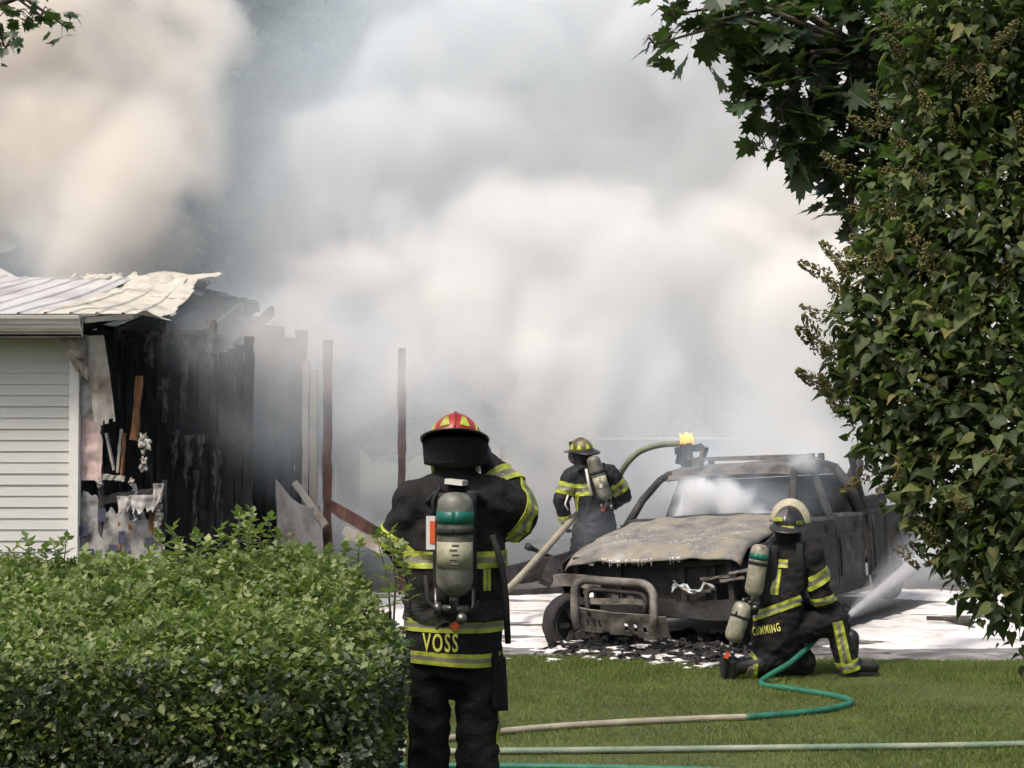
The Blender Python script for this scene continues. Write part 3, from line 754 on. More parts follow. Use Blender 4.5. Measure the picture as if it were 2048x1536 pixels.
# fenders with wheel arches
def arch(x0, x1, z0, z1, cx, r_, slope=0.0):
    pts = [(x0, z0)]
    n_ = 14
    pts += [(cx - r_ * math.cos(math.pi * k / n_), max(z0, z0 + r_ * math.sin(math.pi * k / n_) * 1.05)) for k in range(n_ + 1)]
    pts += [(x1, z0), (x1, z1), ((x0 + x1) / 2, z1 - slope * .35), (x0, z1 - slope)]
    return pts
def side(poly, y, th, name, mat, lean=0.0):
    Mx = Matrix.Translation((0, y, 0)) @ Matrix.Rotation(R(90) + lean, 4, 'X')
    return MB().prism(poly, Mx, th).build(name, mat, truck)
for s in (-1, 1):
    side(arch(.06, 1.36, .36, 1.02, .78, .42, .24), s * .86, .02, 'fender', M['burnt'] if s < 0 else M['burnt_dark'])
    # doors: outer skin with inset panel, sill and gap lines
    for k, (xa, xb) in enumerate(((1.38, 2.38), (2.40, 3.28))):
        d = MB().prism([(xa + .01, .38), (xb - .01, .38), (xb - .01, 1.0), (xa + .01, 1.03)], Matrix.Translation((0, s * .87, 0)) @ Matrix.Rotation(R(90), 4, 'X'), .03).build('door', M['burnt'], truck)
        MB().sheet(lambda a, b, xa=xa, xb=xb: tw((xa + .06 + (xb - xa - .12) * a, s * .888 + s * .012 * math.sin(b * 3.1), .44 + .40 * b), .014, 4, xa), 10, 8, .008).build('door_skin', M['burnt_dark'] if k == 0 else M['burnt'], d)
        MB().box(((xa + xb) / 2 + .26, s * .895, .90), (.16, .03, .05)).build('handle_recess', M['burnt_dark'], d)
        MB().beam((xa + .02, s * .865, 1.025), (xb - .02, s * .865, 1.0), .05, .035, seg=8, wob=.3, seed=k).build('window_sill', M['barm'], d)
        MB().box(((xa + xb) / 2 - .02, s * .90, .74), (.11, .012, .13)).build('lock_hole', M['burnt_dark'], d)
    MB().beam((1.36, s * .84, .33), (3.4, s * .84, .33), .08, .10, seg=8, wob=.15).build('sill', M['burnt_dark'], truck)
    # pillars and roof rail
    MB().tube([(1.34, s * .80, 1.02), (1.62, s * .745, 1.26), (1.90, s * .67, 1.44), (2.06, s * .63, 1.49)], [.042, .036, .034, .036], 8).build('front_pillar', M['burnt_dark' if s > 0 else 'burnt'], truck, True)
    MB().beam((2.40, s * .84, .98), (2.50, s * .65, 1.49), .10, .05, up=(0, 1, 0), seg=5, wob=.12).build('middle_pillar', M['burnt'], truck)
    MB().tube([(3.42, s * .83, .98), (3.36, s * .76, 1.25), (3.22, s * .65, 1.48)], [.07, .06, .05], 8).build('rear_pillar', M['burnt'], truck, True)
    MB().tube([(2.02, s * .635, 1.485), (2.5, s * .655, 1.51), (3.0, s * .65, 1.51), (3.25, s * .64, 1.485)], .035, 8).build('roof_rail', M['burnt'], truck, True)
    # bed
    side(arch(3.46, 5.35, .38, 1.0, 4.42, .42), s * .87, .03, 'bed_side', M['burnt_dark'])
    MB().beam((3.46, s * .86, 1.015), (5.35, s * .86, 1.02), .06, .04, seg=10, wob=.2).build('bed_rail', M['burnt'], truck)
    for xx in (3.5, 3.62, 4.1, 5.0):
        MB().beam((xx, s * .895, .42), (xx, s * .895, .98), .03, .02, up=(0, 1, 0), seg=4, wob=.4, seed=xx).build('bed_rib', M['burnt'], truck)
# roof skin, buckled
def roofs(a, b):
    x = 1.98 + 1.30 * a; y = -.66 + 1.32 * b
    z = 1.50 + .045 * math.sin(a * math.pi) + .03 * (1 - (y / .66) ** 2)
    z += .016 * nz((x, y, 0), 2.4, 5) + .008 * nz((x, y, 0), 7, 6) - .03 * math.exp(-((x - 2.5) / .25) ** 2 - (y / .3) ** 2)
    if a < .12: z -= .05 * ((.12 - a) / .12) ** 1.4
    return Vector((x, y, z))
MB().sheet(roofs, 26, 26, .012).build('roof', M['burnt_tan'], truck, True)
MB().sheet(lambda a, b: tw((2.0 - .03 * b, -.63 + 1.26 * a, 1.475 + .03 * math.sin(a * 3.14) - .05 * b), .008, 4, 2), 18, 3, .02).build('windscreen_header', M['burnt_tan'], truck)
MB().sheet(lambda a, b: tw((1.30 + .1 * b, -.78 + 1.56 * a, 1.055 + .02 * math.sin(a * 3.14) + .02 * b), .01, 4, 2), 20, 3, .03).build('cowl', M['burnt'], truck)
MB().box((1.42, 0, .72), (.06, 1.5, .58)).build('firewall', M['burnt_dark'], truck)
MB().sheet(lambda a, b: tw((1.45 + .32 * b, -.72 + 1.44 * a, 1.0 - .10 * b), .03, 3, 4), 16, 5, .04).build('dashboard', M['burnt_dark'], truck)
ring = [(1.80 + .09 * math.cos(t_), -.36 + .18 * math.sin(t_), .99 + .14 * math.cos(t_)) for t_ in [k * 2 * math.pi / 18 for k in range(18)]]
MB().tube(ring, .012, 6, closed=True).build('steering_wheel', M['burnt_dark'], truck, True)
MB().box((2.4, 0, .40), (2.0, 1.6, .05)).build('cab_floor', M['burnt_dark'], truck)
for (xx, yy, wd) in ((2.35, -.36, .46), (2.35, .36, .46), (3.12, 0, 1.2)):
    st = MB().tube([(xx - .02, yy - wd / 2, .55), (xx + .05, yy - wd / 2, 1.0), (xx + .08, yy - wd / 2 + .08, 1.14), (xx + .08, yy + wd / 2 - .08, 1.14), (xx + .05, yy + wd / 2, 1.0), (xx - .02, yy + wd / 2, .55)], .02, 6).build('seat_frame', M['barm'], truck, True)
    for k in range(5):
        z = .6 + .11 * k
        MB().tube([(xx + .1 * k / 5, yy - wd / 2, z), (xx + .02 + .1 * k / 5, yy, z - .02), (xx + .1 * k / 5, yy + wd / 2, z)], .006, 5).build('spring', M['burnt'], st, True)
# back of the cab with its window hole
MB().sheet(lambda a, b: tw((2.06 + 1.15 * a, -.62 + 1.24 * b, 1.44 + .02 * math.sin(a * 3)), .03, 5, 12), 12, 12, .01, keep=lambda a, b: nz((a * 5, b * 5, 0), 1, 4) > -.25).build('headliner', M['burnt_dark'], truck)
for (yy, wd) in ((-.36, .42), (.36, .42)):
    MB().sheet(lambda a, b, yy=yy, wd=wd: tw((2.34 + .10 * b, yy + wd * (a - .5) * (1 - .25 * b ** 3), .52 + .72 * b), .03, 6, yy), 10, 12, .07).build('seat_back', M['burnt_dark'], truck)
MB().sheet(lambda a, b: tw((3.14 + .08 * b, -.64 + 1.28 * a, .5 + .66 * b), .03, 5, 3), 14, 10, .08).build('rear_seat_back', M['burnt_dark'], truck)
for (y0, y1, z0, z1) in ((-.80, .80, .40, 1.405), (-.66, .66, 1.41, 1.49)):
    MB().box((3.40 - .10 * ((z0 + z1) / 2 - 1) * (z0 > .5), (y0 + y1) / 2, (z0 + z1) / 2), (.03, y1 - y0 - .004, z1 - z0)).build('cab_back_panel', M['burnt'], truck)
MB().box((4.4, 0, .52), (1.86, 1.66, .04)).build('bed_floor', M['burnt_dark'], truck)
MB().box((5.36, 0, .76), (.05, 1.68, .50)).build('tailgate', M['burnt_dark'], truck)
MB().box((3.47, 0, .76), (.03, 1.66, .46)).build('bed_front', M['burnt_dark'], truck)
# rack: leaning upright behind the cab, arm, box of scorched gear
MB().beam((3.56, -.84, 1.0), (3.30, -.80, 1.60), .055, .05, up=(0, 1, 0), seg=6, wob=.15, seed=2).build('rack_post', M['burnt_dark'], truck)
MB().beam((3.60, .80, 1.0), (3.46, .76, 1.56), .055, .05, up=(0, 1, 0), seg=6, wob=.15, seed=3).build('rack_post', M['burnt_dark'], truck)
MB().beam((3.66, -.78, 1.0), (3.58, -.72, 1.34), .12, .05, up=(0, 1, 0), seg=4, wob=.2, seed=4).build('rack_plate', M['burnt_dark'], truck)
MB().beam((3.55, -.84, 1.10), (4.25, -.84, 1.12), .12, .07, up=(0, 1, 0), seg=5, wob=.2, seed=5).build('rack_arm', M['burnt_dark'], truck)
MB().beam((4.15, -.84, 1.1), (4.17, -.84, 1.0), .05, .06, up=(0, 1, 0)).build('rack_foot', M['burnt_dark'], truck)
MB().tube([(3.75, -.70, 1.40), (4.25, -.60, 1.50)], [.075, .055], 10).build('rack_pipe', M['burnt_dark'], truck, True)
MB().beam((4.2, -.80, 1.2), (5.3, -.7, 1.30), .05, .05, seg=6, wob=.2).build('rack_bar', M['burnt'], truck)
# roof bars on the far side
MB().beam((2.35, .55, 1.63), (2.75, -.58, 1.60), .05, .03, seg=8, wob=.2).build('roof_bar', M['barm'], truck)
MB().beam((3.05, .58, 1.62), (3.05, -.58, 1.57), .05, .03, seg=8, wob=.2).build('roof_bar', M['barm'], truck)
for (xx, yy) in ((2.35, .55), (2.75, -.58), (3.05, .58), (3.05, -.58)):
    MB().beam((xx, yy, 1.50), (xx, yy, 1.62), .05, .05).build('roof_bar_foot', M['burnt'], truck)
MB().beam((2.52, .50, 1.56), (2.50, .42, 1.74), .07, .04, seg=3, wob=.2).build('roof_bar_stub', M['barm'], truck)
# wheels: bare rims in shreds of tyre
def wheel(x, y, z, s, r_=.24, turn=0.0):
    Mw = Matrix.Translation((x, y, z)) @ Matrix.Rotation(turn, 4, 'Z') @ Matrix.Rotation(R(90) * s, 4, 'X')
    wr = MB().lathe([(.06, -.02), (.07, .015), (.15, .02), (.18, .07), (.205, .085), (.205, -.085), (.185, -.095), (.17, -.02), (.06, -.03)], 26, Mw).build('wheel', M['burnt'], truck, True)
    for k in range(6):
        a = k * math.pi / 3
        MB().box((.115 * math.cos(a), .115 * math.sin(a), .05), (.10, .045, .02), (0, 0, a)).build('spoke', M['burnt'], wr, M=Mw)
    ty = MB()
    bm_ = []
    for i in range(40):
        for j in range(8):
            A, B = 2 * math.pi * i / 40, 2 * math.pi * j / 8
            rr_ = r_ + .03 + (.045 + .02 * nz((math.cos(A) * 3, math.sin(A) * 3, j), 1, x)) * math.cos(B)
            bm_.append(Mw @ Vector((rr_ * math.cos(A), rr_ * math.sin(A), .105 * math.sin(B) + .015 * nz((i, j, 0), .7, x))))
    ty.add(bm_, [(i * 8 + j, ((i + 1) % 40) * 8 + j, ((i + 1) % 40) * 8 + (j + 1) % 8, i * 8 + (j + 1) % 8) for i in range(40) for j in range(8)])
    ty.build('tyre', M['char'], wr, True)
wheel(.10, .80, .25, 1, .20, R(-38))
wheel(.74, -.80, .33, -1, .21, R(14))
wheel(4.42, .78, .30, 1, .21)
wheel(4.42, -.78, .35, -1, .22)

# rubble fallen from the nose and dark scraps around
rb = []
for k in range(420):
    lx, ly = random.gauss(.12, .24), random.uniform(-1.05, .95)
    p = TR0 + TX * lx + TY * ly
    r_ = random.uniform(.006, .030) * (1.3 if random.random() < .15 else 1)
    mb_ = MB()
    if random.random() < .78: mb_.blob((0, 0, 0), r_, random.uniform(.8, 1.8), random.uniform(.7, 1.2), random.uniform(.6, 1.1), 2, .6, k)
    else: mb_.beam((-r_ * 1.8, 0, 0), (r_ * 1.8, r_ * random.uniform(-1, 1), r_ * random.uniform(0, 1.6)), r_ * .7, r_ * .6, seg=4, wob=.6, seed=k)
    rb.append((mb_, p, r_))
# heap of char under the nose and engine
def heap_h(lx, ly):
    m = min(1, max(0, (lx + .42) / .4)) * min(1, max(0, (1.5 - lx) / .5)) * min(1, max(0, (1.0 - abs(ly)) / .25))
    return m * (.05 + .07 * (nz((lx, ly, 0), 4, 3) + .4) + .05 * nz((lx, ly, 0), 11, 5) + .025 * nz((lx, ly, 0), 24, 8)) - .012
rub = MB()
hv, hf_ = [], []
HN, HM = 96, 100
for i in range(HN + 1):
    for j in range(HM + 1):
        lx, ly = -.5 + 2.1 * i / HN, -1.05 + 2.1 * j / HM
        p = TR0 + TX * lx + TY * ly
        hv.append((p.x, p.y, heap_h(lx, ly)))
for i in range(HN):
    for j in range(HM):
        q = [i * (HM + 1) + j, (i + 1) * (HM + 1) + j, (i + 1) * (HM + 1) + j + 1, i * (HM + 1) + j + 1]
        if max(hv[k][2] for k in q) > .0: hf_.append(tuple(q))
rub.add(hv, hf_)
for mb_, p, r_ in rb:
    a = random.uniform(0, 6.28); ca, sa = math.cos(a), math.sin(a)
    rub.add([(x * ca - y * sa + p.x, x * sa + y * ca + p.y, z + .010 + r_ * .25 + max(0, heap_h((Vector((p.x, p.y, 0)) - TR0).dot(TX), (Vector((p.x, p.y, 0)) - TR0).dot(TY)))) for x, y, z in mb_.v], mb_.f)
o = rub.build('rubble', M['char'])
tag(o, 'black burnt rubble strewn under the nose of the pickup', 'rubble', kind='stuff')
ff = MB()
for k in range(70):
    lx, ly = random.gauss(-.15, .25), random.uniform(-1.0, 1.0)
    p = TR0 + TX * lx + TY * ly
    ff.blob((p.x, p.y, .010 + max(0, heap_h(lx, ly))), random.uniform(.012, .045), 1.7, 1, .35, 2, .9, k)
o = ff.build('foam_clots', M['foam'], smooth=True)
tag(o, 'clots of white foam among the black rubble', 'foam', kind='stuff')
# bent burnt pipe lying on the foam to the right
pts = [at(1850, 1252, 15.9), at(1885, 1254, 15.85), at(1905, 1260, 15.7), at(1930, 1262, 15.6), at(1942, 1268, 15.5)]
b0 = Vector((pts[0].x, pts[0].y, .05))
o = MB().tube([Vector((p.x, p.y, .075)) - b0 for p in pts], [.02, .022, .03, .055, .018], 8).build('bent_pipe', M['burnt'], smooth=True); o.location = b0
tag(o, 'bent burnt pipe lying on foam below the lilac', 'pipe')

# burning post end behind the far corner of the cab
fb = at(1372, 886, 17.3); fz = fb.z; fb.z = 0
o = MB().beam((.05, 0, 0), (0, 0, fz), .11, .10, up=(0, 1, 0), seg=12, wob=.7, seed=6).build('burning_post', M['char']); o.location = fb
tag(o, 'charred post with small flame behind the pickup roof', 'post')
MB().beam((-.12, -.02, fz - .08), (.18, .03, fz - .04), .06, .07, seg=8, wob=.8, seed=4).build('charred_arm', M['char'], bpy.data.objects['burning_post'])
MB().beam((-.10, .02, fz - .16), (.16, .03, fz - .22), .07, .09, seg=6, wob=.9, seed=9).build('charred_arm', M['char'], bpy.data.objects['burning_post'])
mfl, nt, b = new_mat('flame')
b.inputs['Base Color'].default_value = (.9, .5, .1, 1)
tcn = nt.nodes.new('ShaderNodeTexCoord'); sp = nt.nodes.new('ShaderNodeSeparateXYZ'); nt.links.new(tcn.outputs['Generated'], sp.inputs[0])
rp = ramp(nt, [(0, (1, .30, .03)), (.5, (1, .62, .16)), (1, (1, .82, .40))]); nt.links.new(sp.outputs[2], rp.inputs[0])
nt.links.new(rp.outputs[0], b.inputs['Emission Color']); b.inputs['Emission Strength'].default_value = .75
trn = nt.nodes.new('ShaderNodeBsdfTransparent'); emi = nt.nodes.new('ShaderNodeEmission'); emi.inputs[1].default_value = 1.15; nt.links.new(rp.outputs[0], emi.inputs[0])
lw = nt.nodes.new('ShaderNodeLayerWeight'); lw.inputs[0].default_value = .45
fn_ = nt.nodes.new('ShaderNodeTexNoise'); fn_.inputs['Scale'].default_value = 22; nt.links.new(tcn.outputs['Object'], fn_.inputs['Vector'])
ad_ = nt.nodes.new('ShaderNodeMath'); ad_.operation = 'ADD'; nt.links.new(lw.outputs['Facing'], ad_.inputs[0]); nt.links.new(fn_.outputs[0], ad_.inputs[1])
m3 = nt.nodes.new('ShaderNodeMapRange'); nt.links.new(ad_.outputs[0], m3.inputs[0]); m3.inputs[1].default_value = .55; m3.inputs[2].default_value = 1.1
mxs = nt.nodes.new('ShaderNodeMixShader'); nt.links.new(m3.outputs[0], mxs.inputs[0]); nt.links.new(emi.outputs[0], mxs.inputs[1]); nt.links.new(trn.outputs[0], mxs.inputs[2])
nt.links.new(mxs.outputs[0], nt.nodes['Material Output'].inputs['Surface'])
fl = MB()
for k in range(11):                                   # ragged tongues, each its own lean and height
    bx_, by_ = random.uniform(-.085, .075), random.uniform(-.05, .05)
    h_ = random.uniform(.07, .16) * (1.1 - 5 * abs(bx_)); r0 = random.uniform(.022, .042)
    pts_ = [Vector((bx_ + .03 * nz((t_ * 2, k, 0), 1, k) * t_ * 2 + .02 * t_, by_, -.02 + h_ * t_)) for t_ in [i / 7 for i in range(8)]]
    fl.tube(pts_, [r0 * (.55 + 1.6 * t_ * (1 - t_) - .5 * t_ * t_) * max(.05, 1 + .5 * nz((t_ * 4, k, 2), 1, k)) for t_ in [i / 7 for i in range(8)]], 10)
fo = fl.build('flame', mfl, bpy.data.objects['burning_post'], True); fo.location = (0, 0, fz)
# ------------------------------------------------------------------ firefighters
M['gear'] = pm('black_turnout_cloth', [(.3, (.0075, .0075, .008)), (.6, (.014, .0135, .013)), (.8, (.026, .024, .022))], 9, .85, bump=.35, bscale=70, spec=.25)
M['gear_blue'] = pm('wet_turnout_cloth', [(.3, (.010, .011, .014)), (.7, (.022, .023, .028))], 9, .7, bump=.35, bscale=70, spec=.3)
M['strap'] = pm('harness_webbing', [(.3, (.006, .006, .006)), (.7, (.016, .016, .016))], 30, .8, bump=.2)
M['rubber'] = pm('boot_rubber', [(.3, (.010, .009, .008)), (.7, (.025, .022, .02))], 8, .5, bump=.15)
M['lime'] = pm('lime_trim', [(.34, (.10, .115, .022)), (.44, (.28, .32, .035)), (.56, (.43, .49, .055)), (.7, (.46, .52, .07)), (.8, (.26, .28, .07))], 9, .55, bump=.15)
M['silver'] = pm('silver_trim', [(.34, (.06, .06, .045)), (.48, (.17, .17, .125)), (.7, (.28, .28, .21))], 9, .35, bump=.12)
M['letter'] = pm('yellow_letter', [(.3, (.60, .58, .10)), (.7, (.70, .68, .16))], 20, .6, bump=.1)
M['tank'] = pm('air_cylinder', [(.3, (.05, .052, .042)), (.48, (.115, .118, .095)), (.62, (.17, .172, .145)), (.75, (.26, .26, .22))], 9, .3, bump=.12, bscale=40, rough2=.6)
M['tank_cream'] = pm('cream_cylinder', [(.3, (.11, .10, .075)), (.48, (.24, .225, .165)), (.6, (.33, .31, .235)), (.75, (.2, .18, .135))], 12, .4, bump=.15, bscale=30)
M['green_band'] = pm('green_band', [(.3, (.0, .085, .06)), (.7, (.01, .13, .095))], 9, .45, bump=.05)
M['label'] = pm('cream_label', [(.3, (.20, .195, .13)), (.5, (.34, .33, .23)), (.7, (.42, .41, .30))], 14, .6, bump=.05)
M['ink'] = pm('label_print', [(.3, (.05, .05, .05)), (.7, (.10, .10, .09))], 10, .6, bump=0)
M['brass'] = pm('valve_metal', [(.3, (.06, .06, .055)), (.7, (.22, .21, .2))], 12, .35, .7, bump=.1)
M['red'] = pm('red_helmet', [(.3, (.20, .012, .010)), (.5, (.34, .022, .016)), (.7, (.42, .05, .035))], 9, .4, bump=.06)
M['orange'] = pm('orange_tag', [(.3, (.55, .07, .02)), (.7, (.7, .12, .03))], 6, .5, bump=.05)
M['helmet_black'] = pm('black_helmet', [(.3, (.012, .012, .012)), (.7, (.03, .028, .026))], 6, .35, bump=.06)
M['helmet_olive'] = pm('worn_yellow_helmet', [(.35, (.05, .045, .02)), (.55, (.12, .11, .035)), (.7, (.22, .2, .06))], 8, .45, bump=.06)
M['helmet_cream'] = pm('cream_helmet', [(.3, (.26, .235, .16)), (.5, (.38, .345, .25)), (.7, (.46, .42, .31))], 9, .45, bump=.06)
M['visor'] = pm('smoky_visor', [(.3, (.05, .045, .05)), (.7, (.16, .14, .15))], 4, .12, bump=.02)
M['white_box'] = pm('white_plastic', [(.3, (.55, .54, .5)), (.7, (.7, .69, .66))], 8, .4, bump=.05)

def cone_limb(mb, p0, r0, p1, r1, side=None, ratio=1.0, n=18):
    """round-ended tapered limb; side + ratio flatten it (depth = ratio x width)"""
    p0, p1 = Vector(p0), Vector(p1)
    d = p1 - p0
    L = d.length
    d = d / L if L > 1e-6 else Vector((0, 0, 1))
    a = Vector(side) if side is not None else d.orthogonal()
    a = (a - d * a.dot(d)).normalized(); b = d.cross(a)
    prof = []
    for k in range(6): t = -math.pi / 2 + k / 5 * math.pi / 2; prof.append((r0 * math.cos(t), r0 * math.sin(t)))
    for k in range(6): t = k / 5 * math.pi / 2; prof.append((r1 * math.cos(t), L + r1 * math.sin(t)))
    vs, fs = [], []
    for (rr_, z) in prof:
        for j in range(n):
            t = 2 * math.pi * j / n
            vs.append(p0 + d * z + a * (max(rr_, 1e-4) * math.cos(t)) + b * (max(rr_, 1e-4) * ratio * math.sin(t)))
    m_ = len(prof)
    for i in range(m_ - 1):
        for j in range(n):
            k = (j + 1) % n
            fs.append((i * n + j, i * n + k, i * n + n + k, i * n + n + j))
    fs += [tuple(reversed(range(n))), tuple((m_ - 1) * n + j for j in range(n))]
    mb.add(vs, fs)

def skin(name, limbs, voxel=.013, smooth=6, folds=.010, fscale=.09, seed=0):
    """limbs -> one continuous surface with cloth folds"""
    mb_ = MB()
    for l_ in limbs: cone_limb(mb_, *l_)
    me_ = mb_.mesh('tmp')
    ob = bpy.data.objects.new('tmp', me_); COL.objects.link(ob)
    rm = ob.modifiers.new('r', 'REMESH'); rm.mode = 'VOXEL'; rm.voxel_size = voxel
    sm_ = ob.modifiers.new('s', 'SMOOTH'); sm_.iterations = smooth; sm_.factor = .5
    dg = bpy.context.evaluated_depsgraph_get()
    me2 = bpy.data.meshes.new_from_object(ob.evaluated_get(dg))
    bpy.data.objects.remove(ob); bpy.data.meshes.remove(me_)
    me2.name = name
    if folds:
        n_ = len(me2.vertices)
        co_ = np.zeros(n_ * 3, np.float32); me2.vertices.foreach_get('co', co_); co_ = co_.reshape(-1, 3)
        no_ = np.zeros(n_ * 3, np.float32); me2.vertices.foreach_get('normal', no_); no_ = no_.reshape(-1, 3)
        s_ = 1 / fscale
        f_ = np.array([(1 - abs(noise.noise(Vector((p[0] * s_ + seed, p[1] * s_, p[2] * s_ * 1.5))) * 2)) * .6 + noise.noise(Vector((p[0] * s_ * 2.3, p[1] * s_ * 2.3 + seed, p[2] * s_ * 2.6))) * .5 for p in co_])
        co_ += no_ * (folds * f_)[:, None]
        me2.vertices.foreach_set('co', co_.reshape(-1)); me2.update()
    me2.polygons.foreach_set('use_smooth', [True] * len(me2.polygons))
    return me2

def bvh_of(me_):
    return BVHTree.FromPolygons([v.co.copy() for v in me_.vertices], [tuple(p.vertices) for p in me_.polygons])

def band(bvh, p0, p1, t0, t1, a0=0, a1=360, rmax=.3, n=40, off=.006, ref=(0, -1, 0), skew=0.0):
    """lime-silver-lime strip lying on the cloth round the axis p0-p1; angles from ref"""
    p0, p1 = Vector(p0), Vector(p1); d = (p1 - p0).normalized()
    a = Vector(ref); a = (a - d * a.dot(d)).normalized(); b = d.cross(a)
    rows = [0, .15, .33, .5, .67, .85, 1]
    P_ = []
    for q in rows:
        row = []
        for j in range(n + 1):
            an = R(a0 + (a1 - a0) * j / n)
            t = t0 + (t1 - t0) * q + skew * math.sin(an)
            dr_ = a * math.cos(an) + b * math.sin(an)
            o_ = p0.lerp(p1, t)
            h = bvh.ray_cast(o_, dr_, rmax)
            row.append(None if h[0] is None else h[0] + dr_ * off)
        P_.append(row)
    vs, fs, mi, ix = [], [], [], {}
    def vid(i, j):
        if (i, j) not in ix: ix[(i, j)] = len(vs); vs.append(P_[i][j])
        return ix[(i, j)]
    for i in range(len(rows) - 1):
        for j in range(n):
            if all(P_[i + x_][j + y_] is not None for x_ in (0, 1) for y_ in (0, 1)):
                if max((P_[i][j] - P_[i][j + 1]).length, (P_[i][j] - P_[i + 1][j]).length) > .09: continue
                fs.append((vid(i, j), vid(i, j + 1), vid(i + 1, j + 1), vid(i + 1, j))); mi.append(1 if i in (2, 3) else 0)
    return vs, fs, mi

def patch(bvh, c, right, up, dr_, wd, hg, nu=10, nv=6, off=.006, split=True, bend=0.0):
    """strip laid on the cloth by dropping it along dr_"""
    c, right, up, dr_ = Vector(c), Vector(right).normalized(), Vector(up).normalized(), Vector(dr_).normalized()
    P_ = []
    for i in range(nv + 1):
        row = []
        for j in range(nu + 1):
            o_ = c + right * ((j / nu - .5) * wd) + up * ((i / nv - .5) * hg + bend * ((j / nu - .5) * 2) ** 2) - dr_ * .45
            h = bvh.ray_cast(o_, dr_, 1.2)
            row.append(None if h[0] is None else h[0] - dr_ * off)
        P_.append(row)
    vs, fs, mi, ix = [], [], [], {}
    def vid(i, j):
        if (i, j) not in ix: ix[(i, j)] = len(vs); vs.append(P_[i][j])
        return ix[(i, j)]
    for i in range(nv):
        for j in range(nu):
            if all(P_[i + x_][j + y_] is not None for x_ in (0, 1) for y_ in (0, 1)) and (P_[i][j] - P_[i + 1][j + 1]).length < .12:
                fs.append((vid(i, j), vid(i, j + 1), vid(i + 1, j + 1), vid(i + 1, j)))
                q = (i + .5) / nv if hg < wd else (j + .5) / nu
                mi.append(1 if split and .34 < q < .66 else 0)
    return vs, fs, mi

def strip(parent, res, name='reflective_stripe', mats=None):
    vs, fs, mi = res
    if not fs: return None
    me_ = bpy.data.meshes.new(name); me_.from_pydata([tuple(v) for v in vs], [], fs)
    me_.polygons.foreach_set('material_index', mi); me_.update()
    o_ = link(name, me_, parent, mats or [M['lime'], M['silver']])
    sd_ = o_.modifiers.new('t', 'SOLIDIFY'); sd_.thickness = .004; sd_.offset = 0
    return o_

def lettering(parent, bvh, text, c, right, up, dr_, width, name='name_lettering', off=.008, mat=None, hscale=1.0):
    cu = bpy.data.curves.new('t', 'FONT'); cu.body = text; cu.align_x = 'CENTER'; cu.align_y = 'CENTER'; cu.resolution_u = 3; cu.offset = .016; cu.space_character = 1.22
    ob = bpy.data.objects.new('t', cu); COL.objects.link(ob)
    me_ = bpy.data.meshes.new_from_object(ob.evaluated_get(bpy.context.evaluated_depsgraph_get()))
    bpy.data.objects.remove(ob)
    bm = bmesh.new(); bm.from_mesh(me_)
    bmesh.ops.triangulate(bm, faces=bm.faces[:])
    bmesh.ops.subdivide_edges(bm, edges=[e for e in bm.edges if e.calc_length() > .12], cuts=2, use_grid_fill=True)
    xs = [v.co.x for v in bm.verts]; ys = [v.co.y for v in bm.verts]; k = width / (max(xs) - min(xs)); x0 = (max(xs) + min(xs)) / 2; y0 = (max(ys) + min(ys)) / 2
    c, right, up, dr_ = Vector(c), Vector(right).normalized(), Vector(up).normalized(), Vector(dr_).normalized()
    for v in bm.verts:
        o_ = c + right * ((v.co.x - x0) * k) + up * ((v.co.y - y0) * k * hscale) - dr_ * .45
        h = bvh.ray_cast(o_, dr_, 1.2)
        v.co = (h[0] if h[0] is not None else o_ + dr_ * .45) - dr_ * off
    bm.to_mesh(me_); bm.free()
    me_.name = name
    o_ = link(name, me_, parent, mat or M['letter'])
    return o_

def frame(c, fwd, up):
    """matrix: x = right of fwd, y = fwd, z = up"""
    z = Vector(up).normalized(); y = Vector(fwd); y = (y - z * y.dot(z)).normalized(); x = y.cross(z)
    m_ = Matrix((x, y, z)).transposed().to_4x4(); m_.translation = Vector(c)
    return m_

